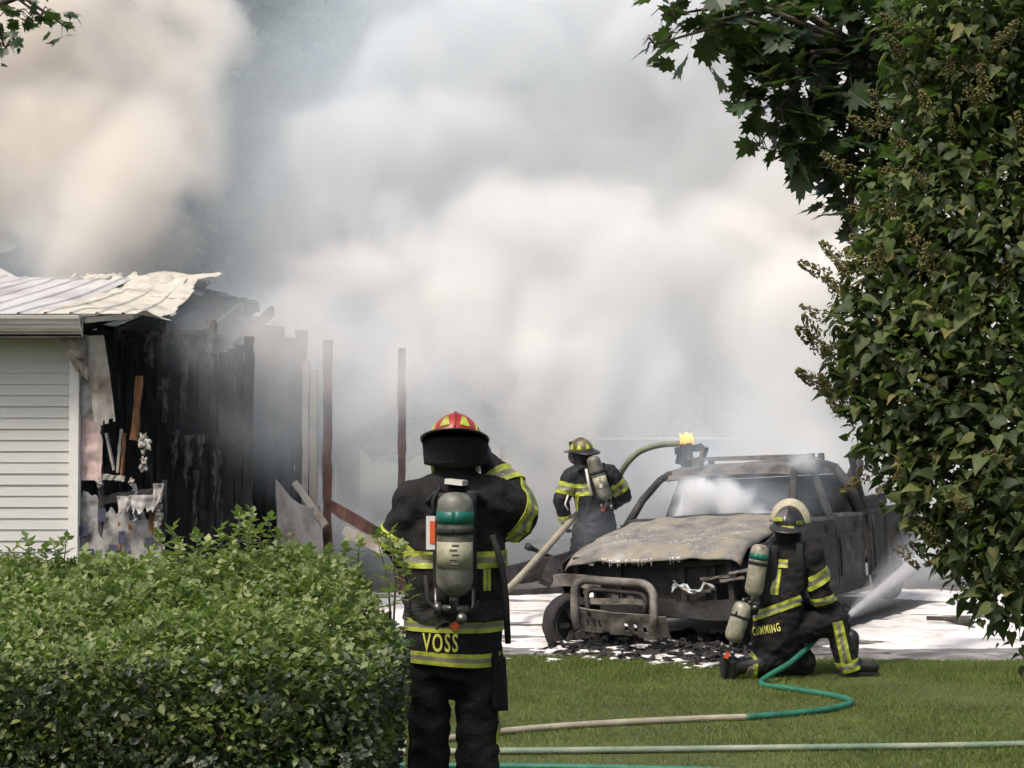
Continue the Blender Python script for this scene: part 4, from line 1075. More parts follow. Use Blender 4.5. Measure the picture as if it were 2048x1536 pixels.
def helmet(parent, Mh, dome, brim, kind, back=.075, front=.05, sidew=.022, r_=.128, dots=True, dotmat=None):
    """fire helmet: ribbed dome, brim longer at the back, ear flap, trim pieces, shield"""
    mb_ = MB()
    n_ = 40; vs, fs = [], []
    rows = [i / 10 * math.pi / 2 for i in range(11)]
    for i, t in enumerate(rows):
        for j in range(n_):
            a = 2 * math.pi * j / n_
            rib = 1 + .030 * max(0, math.cos(a * 4)) ** 6 * math.sin(min(1, t) * 1.6)
            rr_ = r_ * math.cos(t) * rib
            vs.append(Mh @ Vector((rr_ * math.sin(a) * .92, rr_ * math.cos(a) * 1.10, .125 * math.sin(t) * (1 + .03 * (rib > 1.005)))))
    for i in range(10):
        for j in range(n_):
            fs.append((i * n_ + j, i * n_ + (j + 1) % n_, (i + 1) * n_ + (j + 1) % n_, (i + 1) * n_ + j))
    mb_.add(vs, fs)
    for a in (0, math.pi / 2, math.pi, 3 * math.pi / 2):             # raised ridges
        mb_.tube([Mh @ Vector((r_ * math.cos(t) * math.sin(a) * .92, r_ * math.cos(t) * math.cos(a) * 1.10, .125 * math.sin(t) + .003)) for t in [k / 8 * 1.5 for k in range(9)]], .006, 6)
    h = mb_.build('helmet', dome, parent, True)
    def brimw(a):
        c_ = math.cos(a)
        return sidew + (front * max(0, c_) ** 2 if c_ > 0 else back * abs(c_) ** 1.4)
    def fn(p, q):
        a = 2 * math.pi * p
        w_ = brimw(a)
        x_ = (r_ * .92 + w_ * q) * math.sin(a); y_ = (r_ * 1.10 + w_ * q) * math.cos(a)
        return Mh @ Vector((x_, y_, .004 - .55 * w_ * q * (1 if math.cos(a) < 0 else .45)))
    MB().sheet(fn, 44, 5, .008).build('brim', brim, h, True)
    def flap(p, q):
        a = math.pi * (.62 + .76 * p)
        return Mh @ Vector(((r_ * .84 - .012 * q) * math.sin(a), (r_ * .98 - .01 * q) * math.cos(a), -.01 - .13 * q * (1 - .3 * abs(p - .5))))
    MB().sheet(flap, 18, 5, .010).build('ear_flap', M['gear'], h, True)
    if dots:
        for k in range(8):
            a = math.pi / 4 * k + math.pi / 8
            def fn2(p, q, a=a):
                t = .18 + .42 * q; aa = a + (p - .5) * .42 * (1 - .6 * q)
                return Mh @ Vector((r_ * 1.012 * math.cos(t) * math.sin(aa) * .92, r_ * 1.012 * math.cos(t) * math.cos(aa) * 1.10, .127 * math.sin(t)))
            MB().sheet(fn2, 4, 4, .004).build('helmet_trim', dotmat or M['lime'], h)
    MB().box(Mh @ Vector((0, r_ * 1.07, .05)), (.06, .010, .075), Mh.to_3x3().normalized()).build('front_shield', M['helmet_black'], h)
    return h

def glove(parent, wrist, fwd, palm_n, size=.19, curl=.9, mat=None):
    """mitt with a palm, four fingers of unequal length bent at the knuckles and a thumb off the side"""
    wrist, f, n_ = Vector(wrist), Vector(fwd).normalized(), Vector(palm_n)
    n_ = (n_ - f * n_.dot(f)).normalized(); s_ = f.cross(n_)
    L = size
    limbs = [(wrist, .030, wrist + f * L * .28, .040, s_, .55), (wrist + f * L * .22, .041, wrist + f * L * .46, .043, s_, .5), (wrist - f * .05, .036, wrist + f * .02, .034, s_, .85)]
    for k, (o_, ln) in enumerate(((-.031, .36), (-.011, .42), (.010, .40), (.030, .31))):
        b = wrist + f * L * .50 + s_ * o_
        d1 = (f * math.cos(curl * .5) + n_ * math.sin(curl * .5)).normalized()
        d2 = (f * math.cos(curl * 1.3) + n_ * math.sin(curl * 1.3)).normalized()
        d3 = (f * math.cos(curl * 2.0) + n_ * math.sin(curl * 2.0)).normalized()
        m1 = b + d1 * L * ln * .45; m2 = m1 + d2 * L * ln * .33; m3 = m2 + d3 * L * ln * .25
        limbs += [(b, .0115, m1, .0105), (m1, .0105, m2, .0098), (m2, .0098, m3, .0085)]
    b = wrist + f * L * .18 - s_ * .034
    d1 = (f * .62 - s_ * .62 + n_ * .45).normalized(); d2 = (f * .72 + n_ * .7 - s_ * .1).normalized()
    limbs += [(b, .016, b + d1 * L * .24, .0125), (b + d1 * L * .24, .0125, b + d1 * L * .24 + d2 * L * .20, .010)]
    return link('glove', skin('glove', limbs, .0052, 2, .0012, .03), parent, mat or M['rubber'])

def boot(parent, ankle, toe_dir, up=(0, 0, 1), L=.30):
    a, f, u_ = Vector(ankle), Vector(toe_dir).normalized(), Vector(up).normalized()
    f = (f - u_ * f.dot(u_)).normalized(); s_ = f.cross(u_)
    limbs = [(a + u_ * .16, .072, a, .060), (a - f * .035 - u_ * .035, .050, a + f * .05 - u_ * .03, .052), (a + f * .05 - u_ * .045, .050, a + f * (L - .12) - u_ * .055, .048, s_, .8), (a - f * .05 - u_ * .08, .038, a + f * (L - .12) - u_ * .083, .040, s_, .45)]
    o_ = link('boot', skin('boot', limbs, .010, 3, .002, .05), parent, M['rubber'])
    MB().sheet(lambda p, q: a - u_ * (.104) + f * (-.085 + (L - .0) * p) + s_ * ((q - .5) * (.095 + .02 * math.sin(p * 5))), 10, 4, .022).build('sole', M['strap'], o_)
    return o_

def cylinder_tank(parent, top, bot, r_, mat, band_mat=None, labels=True, text=False, face=(0, -1, 0), name='air_cylinder'):
    """breathing-air bottle: domed top, shoulder into the valve, coloured band, label"""
    top, bot = Vector(top), Vector(bot)
    d = (top - bot); L = d.length; d.normalize()
    Mx = frame(bot, face, d)                                   # z along the bottle, y to the viewer
    prof = [(r_ * .30, 0), (r_ * .62, r_ * .16), (r_ * .9, r_ * .42), (r_, r_ * .8), (r_, L - r_ * .85), (r_ * .93, L - r_ * .45), (r_ * .72, L - r_ * .17), (r_ * .4, L - r_ * .03), (.002, L)]
    t = MB().lathe(prof, 28, Mx).build(name, mat, parent, True)
    def ringstrip(z0, z1, rr_, nm, mt, a0=0, a1=2 * math.pi):
        MB().sheet(lambda p, q: Mx @ Vector((rr_ * math.sin(a0 + (a1 - a0) * p), rr_ * math.cos(a0 + (a1 - a0) * p), z0 + (z1 - z0) * q)), 28, 2, .003).build(nm, mt, t, True)
    if band_mat: ringstrip(L * .70, L * .82, r_ * 1.012, 'colour_band', band_mat)
    ringstrip(L * .60, L * .66, r_ * 1.05, 'cylinder_strap', M['strap'])
    if labels:
        ringstrip(L * .28, L * .53, r_ * 1.012, 'label', M['label'], -1.25, 1.2)
        for k in range(5): ringstrip(L * (.31 + .045 * k), L * (.33 + .045 * k), r_ * 1.022, 'label_print', M['ink'], -.25 + .1 * (k % 2), .12 + .12 * ((k * 3) % 2))
    # valve
    v_ = MB()
    v_.tube([Mx @ Vector((0, 0, .02)), Mx @ Vector((0, 0, -.05))], r_ * .26, 10)
    v_.tube([Mx @ Vector((-.055, 0, -.045)), Mx @ Vector((.05, 0, -.045))], r_ * .20, 10)
    v_.tube([Mx @ Vector((.05, 0, -.045)), Mx @ Vector((.075, 0, -.045))], r_ * .34, 12)
    v_.tube([Mx @ Vector((-.03, .02, -.075)), Mx @ Vector((-.03, .06, -.08))], r_ * .28, 10)
    v_.build('valve', M['brass'], t, True)
    return t, Mx

# ---- first: seen from behind, red helmet, hand raised to the head, VOSS on the coat
D1 = 6.5
P1 = Vector((at(908, 0, D1).x, D1, 0))
voss = empty('person', P1)
tag(voss, 'firefighter in red helmet and black VOSS coat, hand raised to head', 'person', 'firefighters at the fire')
def q1(u, v, dy=0.0): return at(u, v, D1 + dy) - P1
X_ = (1, 0, 0)
limbs = [(q1(912, 1018), .165, q1(910, 1100), .195, X_, .72), (q1(910, 1100), .195, q1(910, 1230), .186, X_, .74), (q1(910, 1230), .186, q1(906, 1300), .176, X_, .76),
         (q1(838, 1003), .085, q1(984, 998), .088, None, 1), (q1(880, 985), .07, q1(945, 983), .07),
         (q1(985, 1006), .098, q1(1024, 1030, .06), .098), (q1(1026, 1024, .06), .088, q1(1018, 982, .12), .070), (q1(1022, 1000, .1), .075, q1(980, 930, .17), .050),
         (q1(835, 1008), .095, q1(806, 1075, .03), .085), (q1(806, 1075, .03), .080, q1(826, 1120, .20), .062), (q1(826, 1120, .20), .060, q1(870, 1110, .32), .050),
         (q1(952, 1300), .104, q1(955, 1390), .079), (q1(955, 1390), .079, q1(955, 1570, .03), .077), (q1(955, 1570, .03), .080, q1(948, 1770, .0), .084),
         (q1(862, 1300), .102, q1(858, 1390), .078), (q1(858, 1390), .078, q1(858, 1570, .03), .077), (q1(858, 1570, .03), .080, q1(864, 1770, .0), .084),
         (q1(911, 990), .078, q1(911, 945, .01), .072), (q1(911, 915, .02), .088, q1(911, 895, .03), .09)]
bm1 = skin('body', limbs, .013, 5, .019, .105, 1)
body1 = link('body', bm1, voss, M['gear'])
bv1 = bvh_of(bm1)
# coat skirt flares over the trousers
def fn(a, b):
    an = 2 * math.pi * a
    w_ = .190 - .012 * b + .004 * math.sin(an * 5) * b
    c = q1(909, 1226 + 100 * b)
    return Vector((c.x + w_ * math.sin(an) - .006 * b, c.y + .140 * math.cos(an), c.z + .008 * math.sin(an * 2) * b))
ch = MB().sheet(fn, 60, 10, .008).build('coat_skirt', M['gear'], voss, True)
bvs = BVHTree.FromPolygons([v.co.copy() for v in ch.data.vertices], [tuple(p.vertices) for p in ch.data.polygons])
ax0, ax1 = q1(909, 1200), q1(909, 1400)
def tv(v): return (v - 1200) / 200
for (v0, v1) in ((1230, 1256), (1296, 1321)):
    vs, fs, mi = [], [], []
    rows = [0, .17, .33, .5, .67, .83, 1]
    for i, q in enumerate(rows):
        for j in range(61):
            p = fn(j / 60, ((v0 + (v1 - v0) * q) - 1226) / 100)
            c = q1(909, v0); dr_ = Vector((p.x - c.x, p.y - c.y, 0)).normalized()
            vs.append(p + dr_ * .008)
    for i in range(6):
        for j in range(60): fs.append((i * 61 + j, i * 61 + j + 1, (i + 1) * 61 + j + 1, (i + 1) * 61 + j)); mi.append(1 if i in (2, 3) else 0)
    strip(ch, (vs, fs, mi))
lettering(ch, bvs, 'VOSS', q1(884, 1274), (1, 0, 0), (0, 0, 1), (0, 1, 0), .138, off=.012, hscale=1.9)
# back stripe across the shoulder blades, uprights, sleeves, cuffs
strip(body1, band(bv1, q1(910, 1000), q1(910, 1300), (1098 - 1000) / 300, (1131 - 1000) / 300, 18, 340, .25, 60))
for (u, wd, va, vb) in ((975, .026, 1132, 1175),):
    strip(body1, patch(bv1, q1(u, (va + vb) / 2), (1, 0, 0), (0, 0, 1), (0, 1, 0), wd, (vb - va) / 508, 6, 6))
strip(body1, band(bv1, q1(835, 1008), q1(806, 1075, .03), .86, 1.32, 0, 360, .14, 40))
strip(body1, band(bv1, q1(1022, 1000, .1), q1(980, 930, .17), .30, .72, 0, 360, .12, 36))
strip(body1, band(bv1, q1(985, 1006), q1(1024, 1030, .06), .75, 1.35, 0, 360, .16, 36))
for u in (945, 869):
    strip(body1, band(bv1, q1(u, 1600), q1(u, 1760), .45, .85, 0, 360, .13, 36))
strip(body1, patch(bv1, q1(912, 1440, .05), (0, 1, 0), (0, 0, 1), (1, 0, 0), .05, .22, 4, 8), mats=[M['lime'], M['silver']]) if False else strip(body1, band(bv1, q1(955, 1395), q1(955, 1480, .01), 0, 1, 255, 292, .13, 6, .006))
strip(body1, patch(bv1, q1(826, 1500, .02), (0, 1, 0), (0, 0, 1), (1, .1, 0), .05, .22, 4, 8))
# pocket on the thigh, radio pouch strap
def fn(a, b): return q1(985 + 27 * math.sin(a * 3.14) * (.8 + .2 * b), 1312 + 106 * b, -.07 + .16 * a)
MB().sheet(fn, 10, 8, .02).build('thigh_pocket', M['gear'], voss, True)
MB().tube([q1(985, 1070, -.12), q1(1004, 1130, -.10), q1(1012, 1200, -.09), q1(1016, 1285, -.08)], [.012, .013, .013, .012], 8).build('waist_strap_end', M['strap'], voss, True)
# breathing apparatus
bp_ = MB().sheet(lambda a, b: q1(868 + 84 * a, 985 + 225 * b, -.165 - .02 * math.sin(a * 3.14)), 8, 10, .02).build('back_frame', M['strap'], voss, True)
tk, Mx = cylinder_tank(voss, q1(911, 984, -.25), q1(909, 1192, -.25), .070, M['tank'], M['green_band'], True)
MB().box(q1(862, 1065, -.24), (.034, .03, .125)).build('pressure_box', M['white_box'], bp_)
MB().box(q1(865, 1064, -.256), (.020, .004, .085)).build('orange_label', M['orange'], bp_)
MB().tube([q1(868, 1035, -.2), q1(866, 1000, -.19), q1(880, 975, -.17), q1(890, 985, -.17)], .007, 8).build('air_line', M['strap'], bp_, True)
MB().tube([q1(852, 1150, -.2), q1(856, 1200, -.22), q1(880, 1224, -.24), q1(905, 1218, -.25)], .009, 8).build('air_line', M['strap'], bp_, True)
MB().tube([q1(955, 1200, -.2), q1(948, 1222, -.23), q1(925, 1222, -.25)], .009, 8).build('air_line', M['strap'], bp_, True)
MB().tube([q1(872, 1175, -.22), q1(872, 1215, -.24), q1(882, 1222, -.24)], .008, 8).build('bail', M['brass'], bp_, True)
MB().tube([q1(945, 1175, -.22), q1(946, 1212, -.24), q1(934, 1222, -.24)], .008, 8).build('bail', M['brass'], bp_, True)
MB().box(q1(911, 1250, -.155), (.030, .012, .030), (0, R(45), 0)).build('red_tag', M['orange'], bp_)
MB().beam(q1(895, 962, -.10), q1(930, 966, -.13), .05, .02).build('collar_buckle', M['white_box'], bp_)
for (ua, ub) in ((878, 845), (945, 985)):
    MB().sheet(lambda a, b, ua=ua, ub=ub: q1(ua + (ub - ua) * b + 22 * (a - .5), 985 + 22 * math.sin(b * 2), -.165 + .20 * b - .02 * math.sin(b * 3)), 3, 8, .02).build('shoulder_strap', M['strap'], bp_, True)
vs, fs, mi = band(bv1, q1(910, 1150), q1(910, 1250), .45, .85, 0, 360, .3, 50, .012)
strip(bp_, (vs, fs, [0] * len(fs)), 'waist_belt', [M['strap']])
# head: hood, mask straps, helmet with long rear brim
Mh = frame(q1(911, 889, .03), (0, 1, -.55), (0, .55, 1))
hm_ = helmet(voss, Mh, M['red'], M['helmet_black'], 'red', back=.085, front=.05, sidew=.020, r_=.112)
def fn(a, b):
    an = R(-78 + 156 * a)
    return q1(911 + 66 * math.sin(an) * (1 - .06 * b), 874 + 60 * b - 10 * (1 - math.cos(an)) * (b - .2), .03 - .175 * math.cos(an) * (1 - .18 * b))
MB().sheet(fn, 24, 8, .010).build('neck_curtain', M['gear'], hm_, True)
for sx in (-1, 1):
    MB().tube([q1(911 + 48 * sx, 905, -.02), q1(911 + 44 * sx, 945, .0), q1(911 + 36 * sx, 962, .04)], .009, 6).build('chin_strap', M['lime'] if sx < 0 else M['white_box'], hm_, True)
MB().box(q1(856, 900, .02), (.03, .09, .045)).build('helmet_light', M['strap'], hm_)
MB().blob(q1(911, 912, .12), .075, 1, .6, 1.15, 3, .02, 1).build('face_mask', M['visor'], hm_, True)
glove(voss, q1(985, 936, .165), q1(966, 890, .15) - q1(985, 936, .165), (-1, .1, -.1), .18, .5)
glove(voss, q1(868, 1110, .32), (1, .3, 0), (0, 0, 1), .18, .9)
boot(voss, (q1(942, 1770).x, 0, .13), (.15, 1, 0)); boot(voss, (q1(870, 1770).x, 0, .13), (-.1, 1, 0))

# ---- second: kneeling by the pickup with the nozzle, CUMMING on the coat
D2 = 12.6
P2 = Vector((at(1570, 0, D2).x, D2, 0))
kn = empty('person', P2)
tag(kn, 'kneeling firefighter in black CUMMING coat spraying water at the pickup', 'person', 'firefighters at the fire')
def q2(u, v, dy=0.0): return at(u, v, D2 + dy) - P2
S2_ = (.8, .6, 0)
fw2 = Vector((.72, .69, 0))
sd2 = Vector((.69, -.72, 0))
limbs = [(q2(1578, 1120), .165, q2(1562, 1180), .185, sd2, .75), (q2(1562, 1180), .185, q2(1552, 1245), .185, sd2, .82), (q2(1552, 1240), .185, q2(1548, 1275), .185, sd2, .9),
         (q2(1535, 1104, .10), .085, q2(1622, 1108, -.06), .09),
         (q2(1622, 1112, -.06), .092, q2(1641, 1195, -.05), .078), (q2(1641, 1195, -.05), .072, q2(1672, 1222, .16), .052),
         (q2(1535, 1108, .12), .088, q2(1560, 1190, .28), .075), (q2(1560, 1190, .28), .07, q2(1660, 1225, .25), .05),
         # knee on the ground, shin back to the boot
         (q2(1545, 1285, -.02), .135, q2(1600, 1322, .05), .105), (q2(1600, 1322, .05), .092, q2(1500, 1332, -.10), .080), (q2(1560, 1310, 0), .12, q2(1520, 1322, -.06), .10),
         # raised knee, shin upright
         (q2(1575, 1262, .0), .125, q2(1668, 1238, .0), .098), (q2(1668, 1238, .0), .092, q2(1694, 1330, .0), .078),
         (q2(1578, 1100, .02), .085, q2(1577, 1075, .02), .075), (q2(1577, 1062, .03), .088, q2(1577, 1045, .03), .09)]
bm2 = skin('body', limbs, .013, 5, .018, .10, 4)
body2 = link('body', bm2, kn, M['gear'])
bv2 = bvh_of(bm2)
bk2 = Vector((.35, .94, 0))
# stripes seen: upright on the back, chest bar, sleeve, waist and hem, shin, ankle
strip(body2, patch(bv2, q2(1563, 1124), (1, 0, .0), (0, 0, 1), bk2, .145, .062, 10, 6))
strip(body2, patch(bv2, q2(1556, 1160), (1, 0, .02), (.10, 0, 1), bk2, .075, .19, 6, 8))
strip(body2, band(bv2, q2(1622, 1112, -.06), q2(1641, 1195, -.05), .36, .68, 0, 360, .15, 36, skew=.10))
strip(body2, band(bv2, q2(1622, 1112, -.06), q2(1641, 1195, -.05), .96, 1.14, 0, 360, .13, 36))
strip(body2, patch(bv2, q2(1556, 1213), (1, 0, .36), (-.36, 0, 1), bk2, .43, .068, 26, 6))
strip(body2, band(bv2, q2(1668, 1238, 0), q2(1694, 1330, 0), .86, 1.10, 0, 360, .13, 36))
strip(body2, patch(bv2, q2(1680, 1285), (1, 0, .22), (-.22, 0, 1), (.1, 1, 0), .080, .36, 6, 12))
strip(body2, band(bv2, q2(1560, 1328, -.02), q2(1480, 1328, -.12), .72, 1.02, 0, 360, .13, 36))
lettering(body2, bv2, 'CUMMING', q2(1537, 1253), (1, 0, .22), (-.22, 0, 1), bk2, .245, off=.012, hscale=1.9)
# air packs on the back: two bottles, the lower one hanging
c_ = q2(1512, 1140, -.16)
MB().sheet(lambda a, b: q2(1520 + 34 * a, 1090 + 120 * b, -.12 + .02 * a), 6, 8, .02).build('back_frame', M['strap'], kn, True)
tk2, Mx = cylinder_tank(kn, q2(1521, 1088, -.17), q2(1504, 1192, -.19), .070, M['tank_cream'], M['green_band'], False, face=(-.2, -1, 0))
tk3, Mx = cylinder_tank(kn, q2(1487, 1203, -.2), q2(1462, 1282, -.22), .070, M['tank_cream'], None, False, face=(-.2, -1, 0))
MB().blob(q2(1505, 1215, -.17), .045, 1, 1, 1, 2, .4, 2).build('regulator', M['strap'], kn, True)
MB().box(q2(1452, 1308, -.2), (.03, .03, .05), (0, .4, 0)).build('red_tag', M['orange'], kn)
MB().tube([q2(1495, 1195, -.2), q2(1478, 1205, -.22), q2(1470, 1230, -.27)], .009, 7).build('air_line', M['strap'], kn, True)
MB().tube([q2(1540, 1085, -.08), q2(1535, 1100, -.14), q2(1525, 1130, -.17)], .012, 7).build('air_line', M['strap'], kn, True)
MB().sheet(lambda a, b: q2(1590 + 14 * a + 4 * b, 1085 + 60 * b, -.13 - .02 * math.sin(b * 3)), 3, 8, .015).build('shoulder_strap', M['strap'], kn, True)
Mh2 = frame(q2(1577, 1050, .03), (.30, .95, -.05), (.05, -.04, 1))
hm2 = helmet(kn, Mh2, M['helmet_black'], M['helmet_black'], 'black', back=.07, front=.045, sidew=.018, r_=.125, dots=False)
# raised cream visor arching over the dome
def fn(a, b):
    an = R(-92 + 184 * a); rr_ = .156 - .048 * b
    return Mh2 @ Vector((rr_ * math.sin(an), .055 - .05 * b, .02 + rr_ * 1.16 * math.cos(an)))
MB().sheet(fn, 28, 4, .008).build('raised_visor', M['helmet_cream'], hm2, True)
def fn(a, b):
    an = R(-60 + 120 * a)
    return Mh2 @ Vector((.134 * math.sin(an) * .92 * math.cos(.25 + .9 * b), -.148 * math.cos(an) * math.cos(.25 + .9 * b), .13 * math.sin(.25 + .9 * b)))
MB().sheet(fn, 12, 6, .004, keep=lambda a, b: a < .5).build('dome_cover', M['visor'], hm2, True)
for (u, v, wd, hg, mt) in ((1552, 1037, .055, .030, 'lime'), (1570, 1053, .085, .026, 'lime'), (1594, 1043, .055, .026, 'lime'), (1567, 1063, .034, .026, 'orange')):
    p = q2(u, v, 0)
    MB().sheet(lambda a, b, p=p, wd=wd, hg=hg: Vector((p.x + wd * (a - .5), -.150 + .10 * ((p.x + wd * (a - .5) - q2(1577, 0).x) / .13) ** 2 + .02, p.z + hg * (b - .5))), 6, 2, .005).build('helmet_trim', M[mt], hm2)
MB().blob(Mh2 @ Vector((0, .10, -.06)), .07, 1, .6, 1.15, 3, .02, 1).build('face_mask', M['visor'], hm2, True)
glove(kn, q2(1668, 1222, .17), (.8, .5, 0), (0, 0, 1), .18, 1.0)
glove(kn, q2(1660, 1226, .26), (.9, .1, 0), (0, 0, 1), .18, 1.0)
boot(kn, q2(1472, 1330, -.13) , (-.05, .25, -1), (1, .1, .05))
boot(kn, Vector((q2(1697, 0, 0).x, .0, .13)), (1, .1, 0))

# ---- third: standing behind the hood, hose under the arm
D3 = 17.2
P3 = Vector((at(1172, 0, D3).x, D3, 0))
bk = empty('person', P3)
tag(bk, 'firefighter standing behind the pickup hood guiding a hose', 'person', 'firefighters at the fire')
def q3(u, v, dy=0.0): return at(u, v, D3 + dy) - P3
limbs = [(q3(1180, 955), .17, q3(1185, 990), .19, X_, .72), (q3(1185, 990), .19, q3(1192, 1035), .185, X_, .76), (q3(1192, 1035), .19, q3(1194, 1058), .20, X_, .8),
         (q3(1146, 950), .09, q3(1218, 946), .09),
         (q3(1142, 955), .095, q3(1122, 1000, .0), .082), (q3(1122, 1000), .078, q3(1130, 1040, .08), .058),
         (q3(1222, 952), .095, q3(1247, 990, .06), .082), (q3(1247, 990, .06), .075, q3(1225, 1010, .25), .055),
         (q3(1208, 1060), .12, q3(1205, 1130, .02), .10), (q3(1205, 1130, .02), .10, q3(1203, 1195), .085), (q3(1168, 1060), .12, q3(1155, 1130, .0), .10), (q3(1155, 1130), .10, q3(1150, 1195), .085),
         (q3(1164, 942), .08, q3(1163, 925), .075), (q3(1163, 912), .088, q3(1163, 900), .09)]
bm3 = skin('body', limbs, .014, 5, .017, .10, 8)
body3 = link('body', bm3, bk, M['gear_blue'])
bv3 = bvh_of(bm3)
strip(body3, band(bv3, q3(1142, 955), q3(1122, 1000), .22, .72, 0, 360, .15, 36, skew=.08))
strip(body3, band(bv3, q3(1222, 952), q3(1247, 990, .06), .30, .80, 0, 360, .15, 36))
strip(body3, band(bv3, q3(1122, 1000), q3(1130, 1040, .08), .70, 1.0, 0, 360, .12, 30))
strip(body3, band(bv3, q3(1180, 940), q3(1185, 1000), .42, .82, 0, 360, .24, 50))
strip(body3, patch(bv3, q3(1156, 1000), (1, 0, .0), (.2, 0, 1), (.3, 1, 0), .055, .24, 5, 10))
strip(body3, patch(bv3, q3(1222, 985), (1, 0, 0), (.1, 0, 1), (-.3, 1, 0), .05, .16, 5, 8))
strip(body3, band(bv3, q3(1155, 1130), q3(1150, 1195), .55, .95, 0, 360, .14, 30))
MB().sheet(lambda a, b: q3(1180 + 30 * a, 925 + 80 * b, -.165), 6, 8, .02).build('back_frame', M['strap'], bk, True)
tk, Mx = cylinder_tank(bk, q3(1184, 912, -.24), q3(1212, 1000, -.24), .072, M['tank'], None, True)
MB().box(Mx @ Vector((.01, .074, .16)), (.03, .006, .04)).build('white_mark', M['white_box'], tk)
MB().box(q3(1206, 1018, -.19), (.035, .012, .05), (0, .3, 0)).build('red_tag', M['orange'], bk)
MB().tube([q3(1172, 938, -.2), q3(1178, 970, -.22), q3(1184, 990, -.2)], .014, 8).build('pressure_gauge_line', M['white_box'], bk, True)
MB().tube([q3(1136, 990, -.1), q3(1130, 1008, -.12), q3(1136, 1020, -.1)], .010, 7).build('harness_clip', M['white_box'], bk, True)
for (ua, ub) in ((1165, 1150), (1200, 1215)):
    MB().sheet(lambda a, b, ua=ua, ub=ub: q3(ua + (ub - ua) * b + 10 * (a - .5), 935 + 10 * math.sin(b * 2), -.165 + .2 * b), 3, 6, .02).build('shoulder_strap', M['strap'], bk, True)
Mh3 = frame(q3(1163, 900, .0), (-.75, .65, -.02), (-.10, -.14, 1))
hm3 = helmet(bk, Mh3, M['helmet_olive'], M['helmet_black'], 'olive', back=.06, front=.06, sidew=.018, r_=.122)
MB().blob(Mh3 @ Vector((0, .10, -.07)), .07, 1, .6, 1.15, 3, .02, 1).build('face_mask', M['visor'], hm3, True)
glove(bk, q3(1130, 1042, .08), (.1, .3, -1), (.9, .2, 0), .18, 1.1)
glove(bk, q3(1225, 1010, .25), (-.8, .4, 0), (0, 0, -1), .18, 1.1)
boot(bk, Vector((q3(1203, 0).x, 0, .13)), (.1, 1, 0)); boot(bk, Vector((q3(1150, 0).x, 0, .13)), (-.4, 1, 0))

# ------------------------------------------------------------------ hoses and water
M['hose_green'] = pm('green_hose', [(.3, (.01, .09, .055)), (.7, (.025, .17, .105))], 8, .55, bump=.3, bscale=90)
M['hose_tan'] = pm('tan_hose', [(.3, (.20, .18, .13)), (.55, (.30, .27, .205)), (.7, (.36, .33, .26))], 8, .7, bump=.3, bscale=90)
M['hose_pale'] = pm('pale_green_hose', [(.3, (.08, .15, .10)), (.5, (.20, .25, .18)), (.65, (.30, .32, .25))], 3, .6, bump=.3, bscale=90)
M['hose_dark'] = pm('worn_grey_green_hose', [(.3, (.10, .12, .07)), (.7, (.19, .21, .14))], 6, .6, bump=.3, bscale=70)
def spline(pts, n=10):
    pts = [Vector(p) for p in pts]; out_ = []
    for i in range(len(pts) - 1):
        p0, p1, p2, p3 = pts[max(i - 1, 0)], pts[i], pts[i + 1], pts[min(i + 2, len(pts) - 1)]
        for k in range(n):
            t = k / n
            out_.append(.5 * ((2 * p1) + (p2 - p0) * t + (2 * p0 - 5 * p1 + 4 * p2 - p3) * t * t + (3 * p1 - p0 - 3 * p2 + p3) * t ** 3))
    return out_ + [pts[-1]]
def ground_at(u, v, r_):
    """where the line of sight meets the lawn"""
    D = (CH - r_) * F / (v - HZ)
    return at(u, v, D)
def hose(name, pts, r_, mat, label, group=None, base=None):
    pp = spline(pts)
    b = Vector((pp[0].x, pp[0].y, 0))
    o_ = MB().tube([p - b for p in pp], r_, 12).build(name, mat, None, True); o_.location = b
    return tag(o_, label, 'hose', group)
r_ = .022
nzl = q2(1690, 1234, .27) + P2
gpts = [nzl - Vector((.25, .02, .05)), q2(1640, 1262, .15) + P2, q2(1585, 1318, -.16) + P2, ground_at(1520, 1362, r_), ground_at(1575, 1374, r_), ground_at(1650, 1386, r_), ground_at(1692, 1396, r_), ground_at(1696, 1404, r_), ground_at(1660, 1414, r_), ground_at(1580, 1424, r_), ground_at(1490, 1431, r_)]
hs = hose('fire_hose', gpts, r_, M['hose_green'], 'green fire hose snaking across lawn to the kneeling firefighter', 'fire hoses on the lawn')
tail = spline([ground_at(1490, 1431, r_), ground_at(1400, 1434, r_), ground_at(1250, 1441, r_), ground_at(1120, 1449, r_), ground_at(1000, 1460, r_), ground_at(860, 1478, r_), ground_at(650, 1500, r_)])
hb_ = hs.location.copy()
o = MB().tube([p - hb_ for p in tail], r_, 12).build('hose_length', M['hose_tan'], hs, True); o['label'] = 'tan length of the green hose'
hose('fire_hose', [ground_at(u, v, r_) for u, v in ((500, 1496), (800, 1499), (1000, 1498), (1300, 1495), (1600, 1491), (1850, 1488), (2048, 1484), (2300, 1478))], r_ * .9, M['hose_pale'], 'pale green hose lying straight across the lawn', 'fire hoses on the lawn')
hose('fire_hose', [ground_at(u, v, r_) for u, v in ((560, 1528), (760, 1527), (1000, 1528), (1200, 1531), (1400, 1536), (1600, 1546), (1900, 1570))], r_ * .9, M['hose_green'], 'green hose nearest the camera along the lawn bottom', 'fire hoses on the lawn')
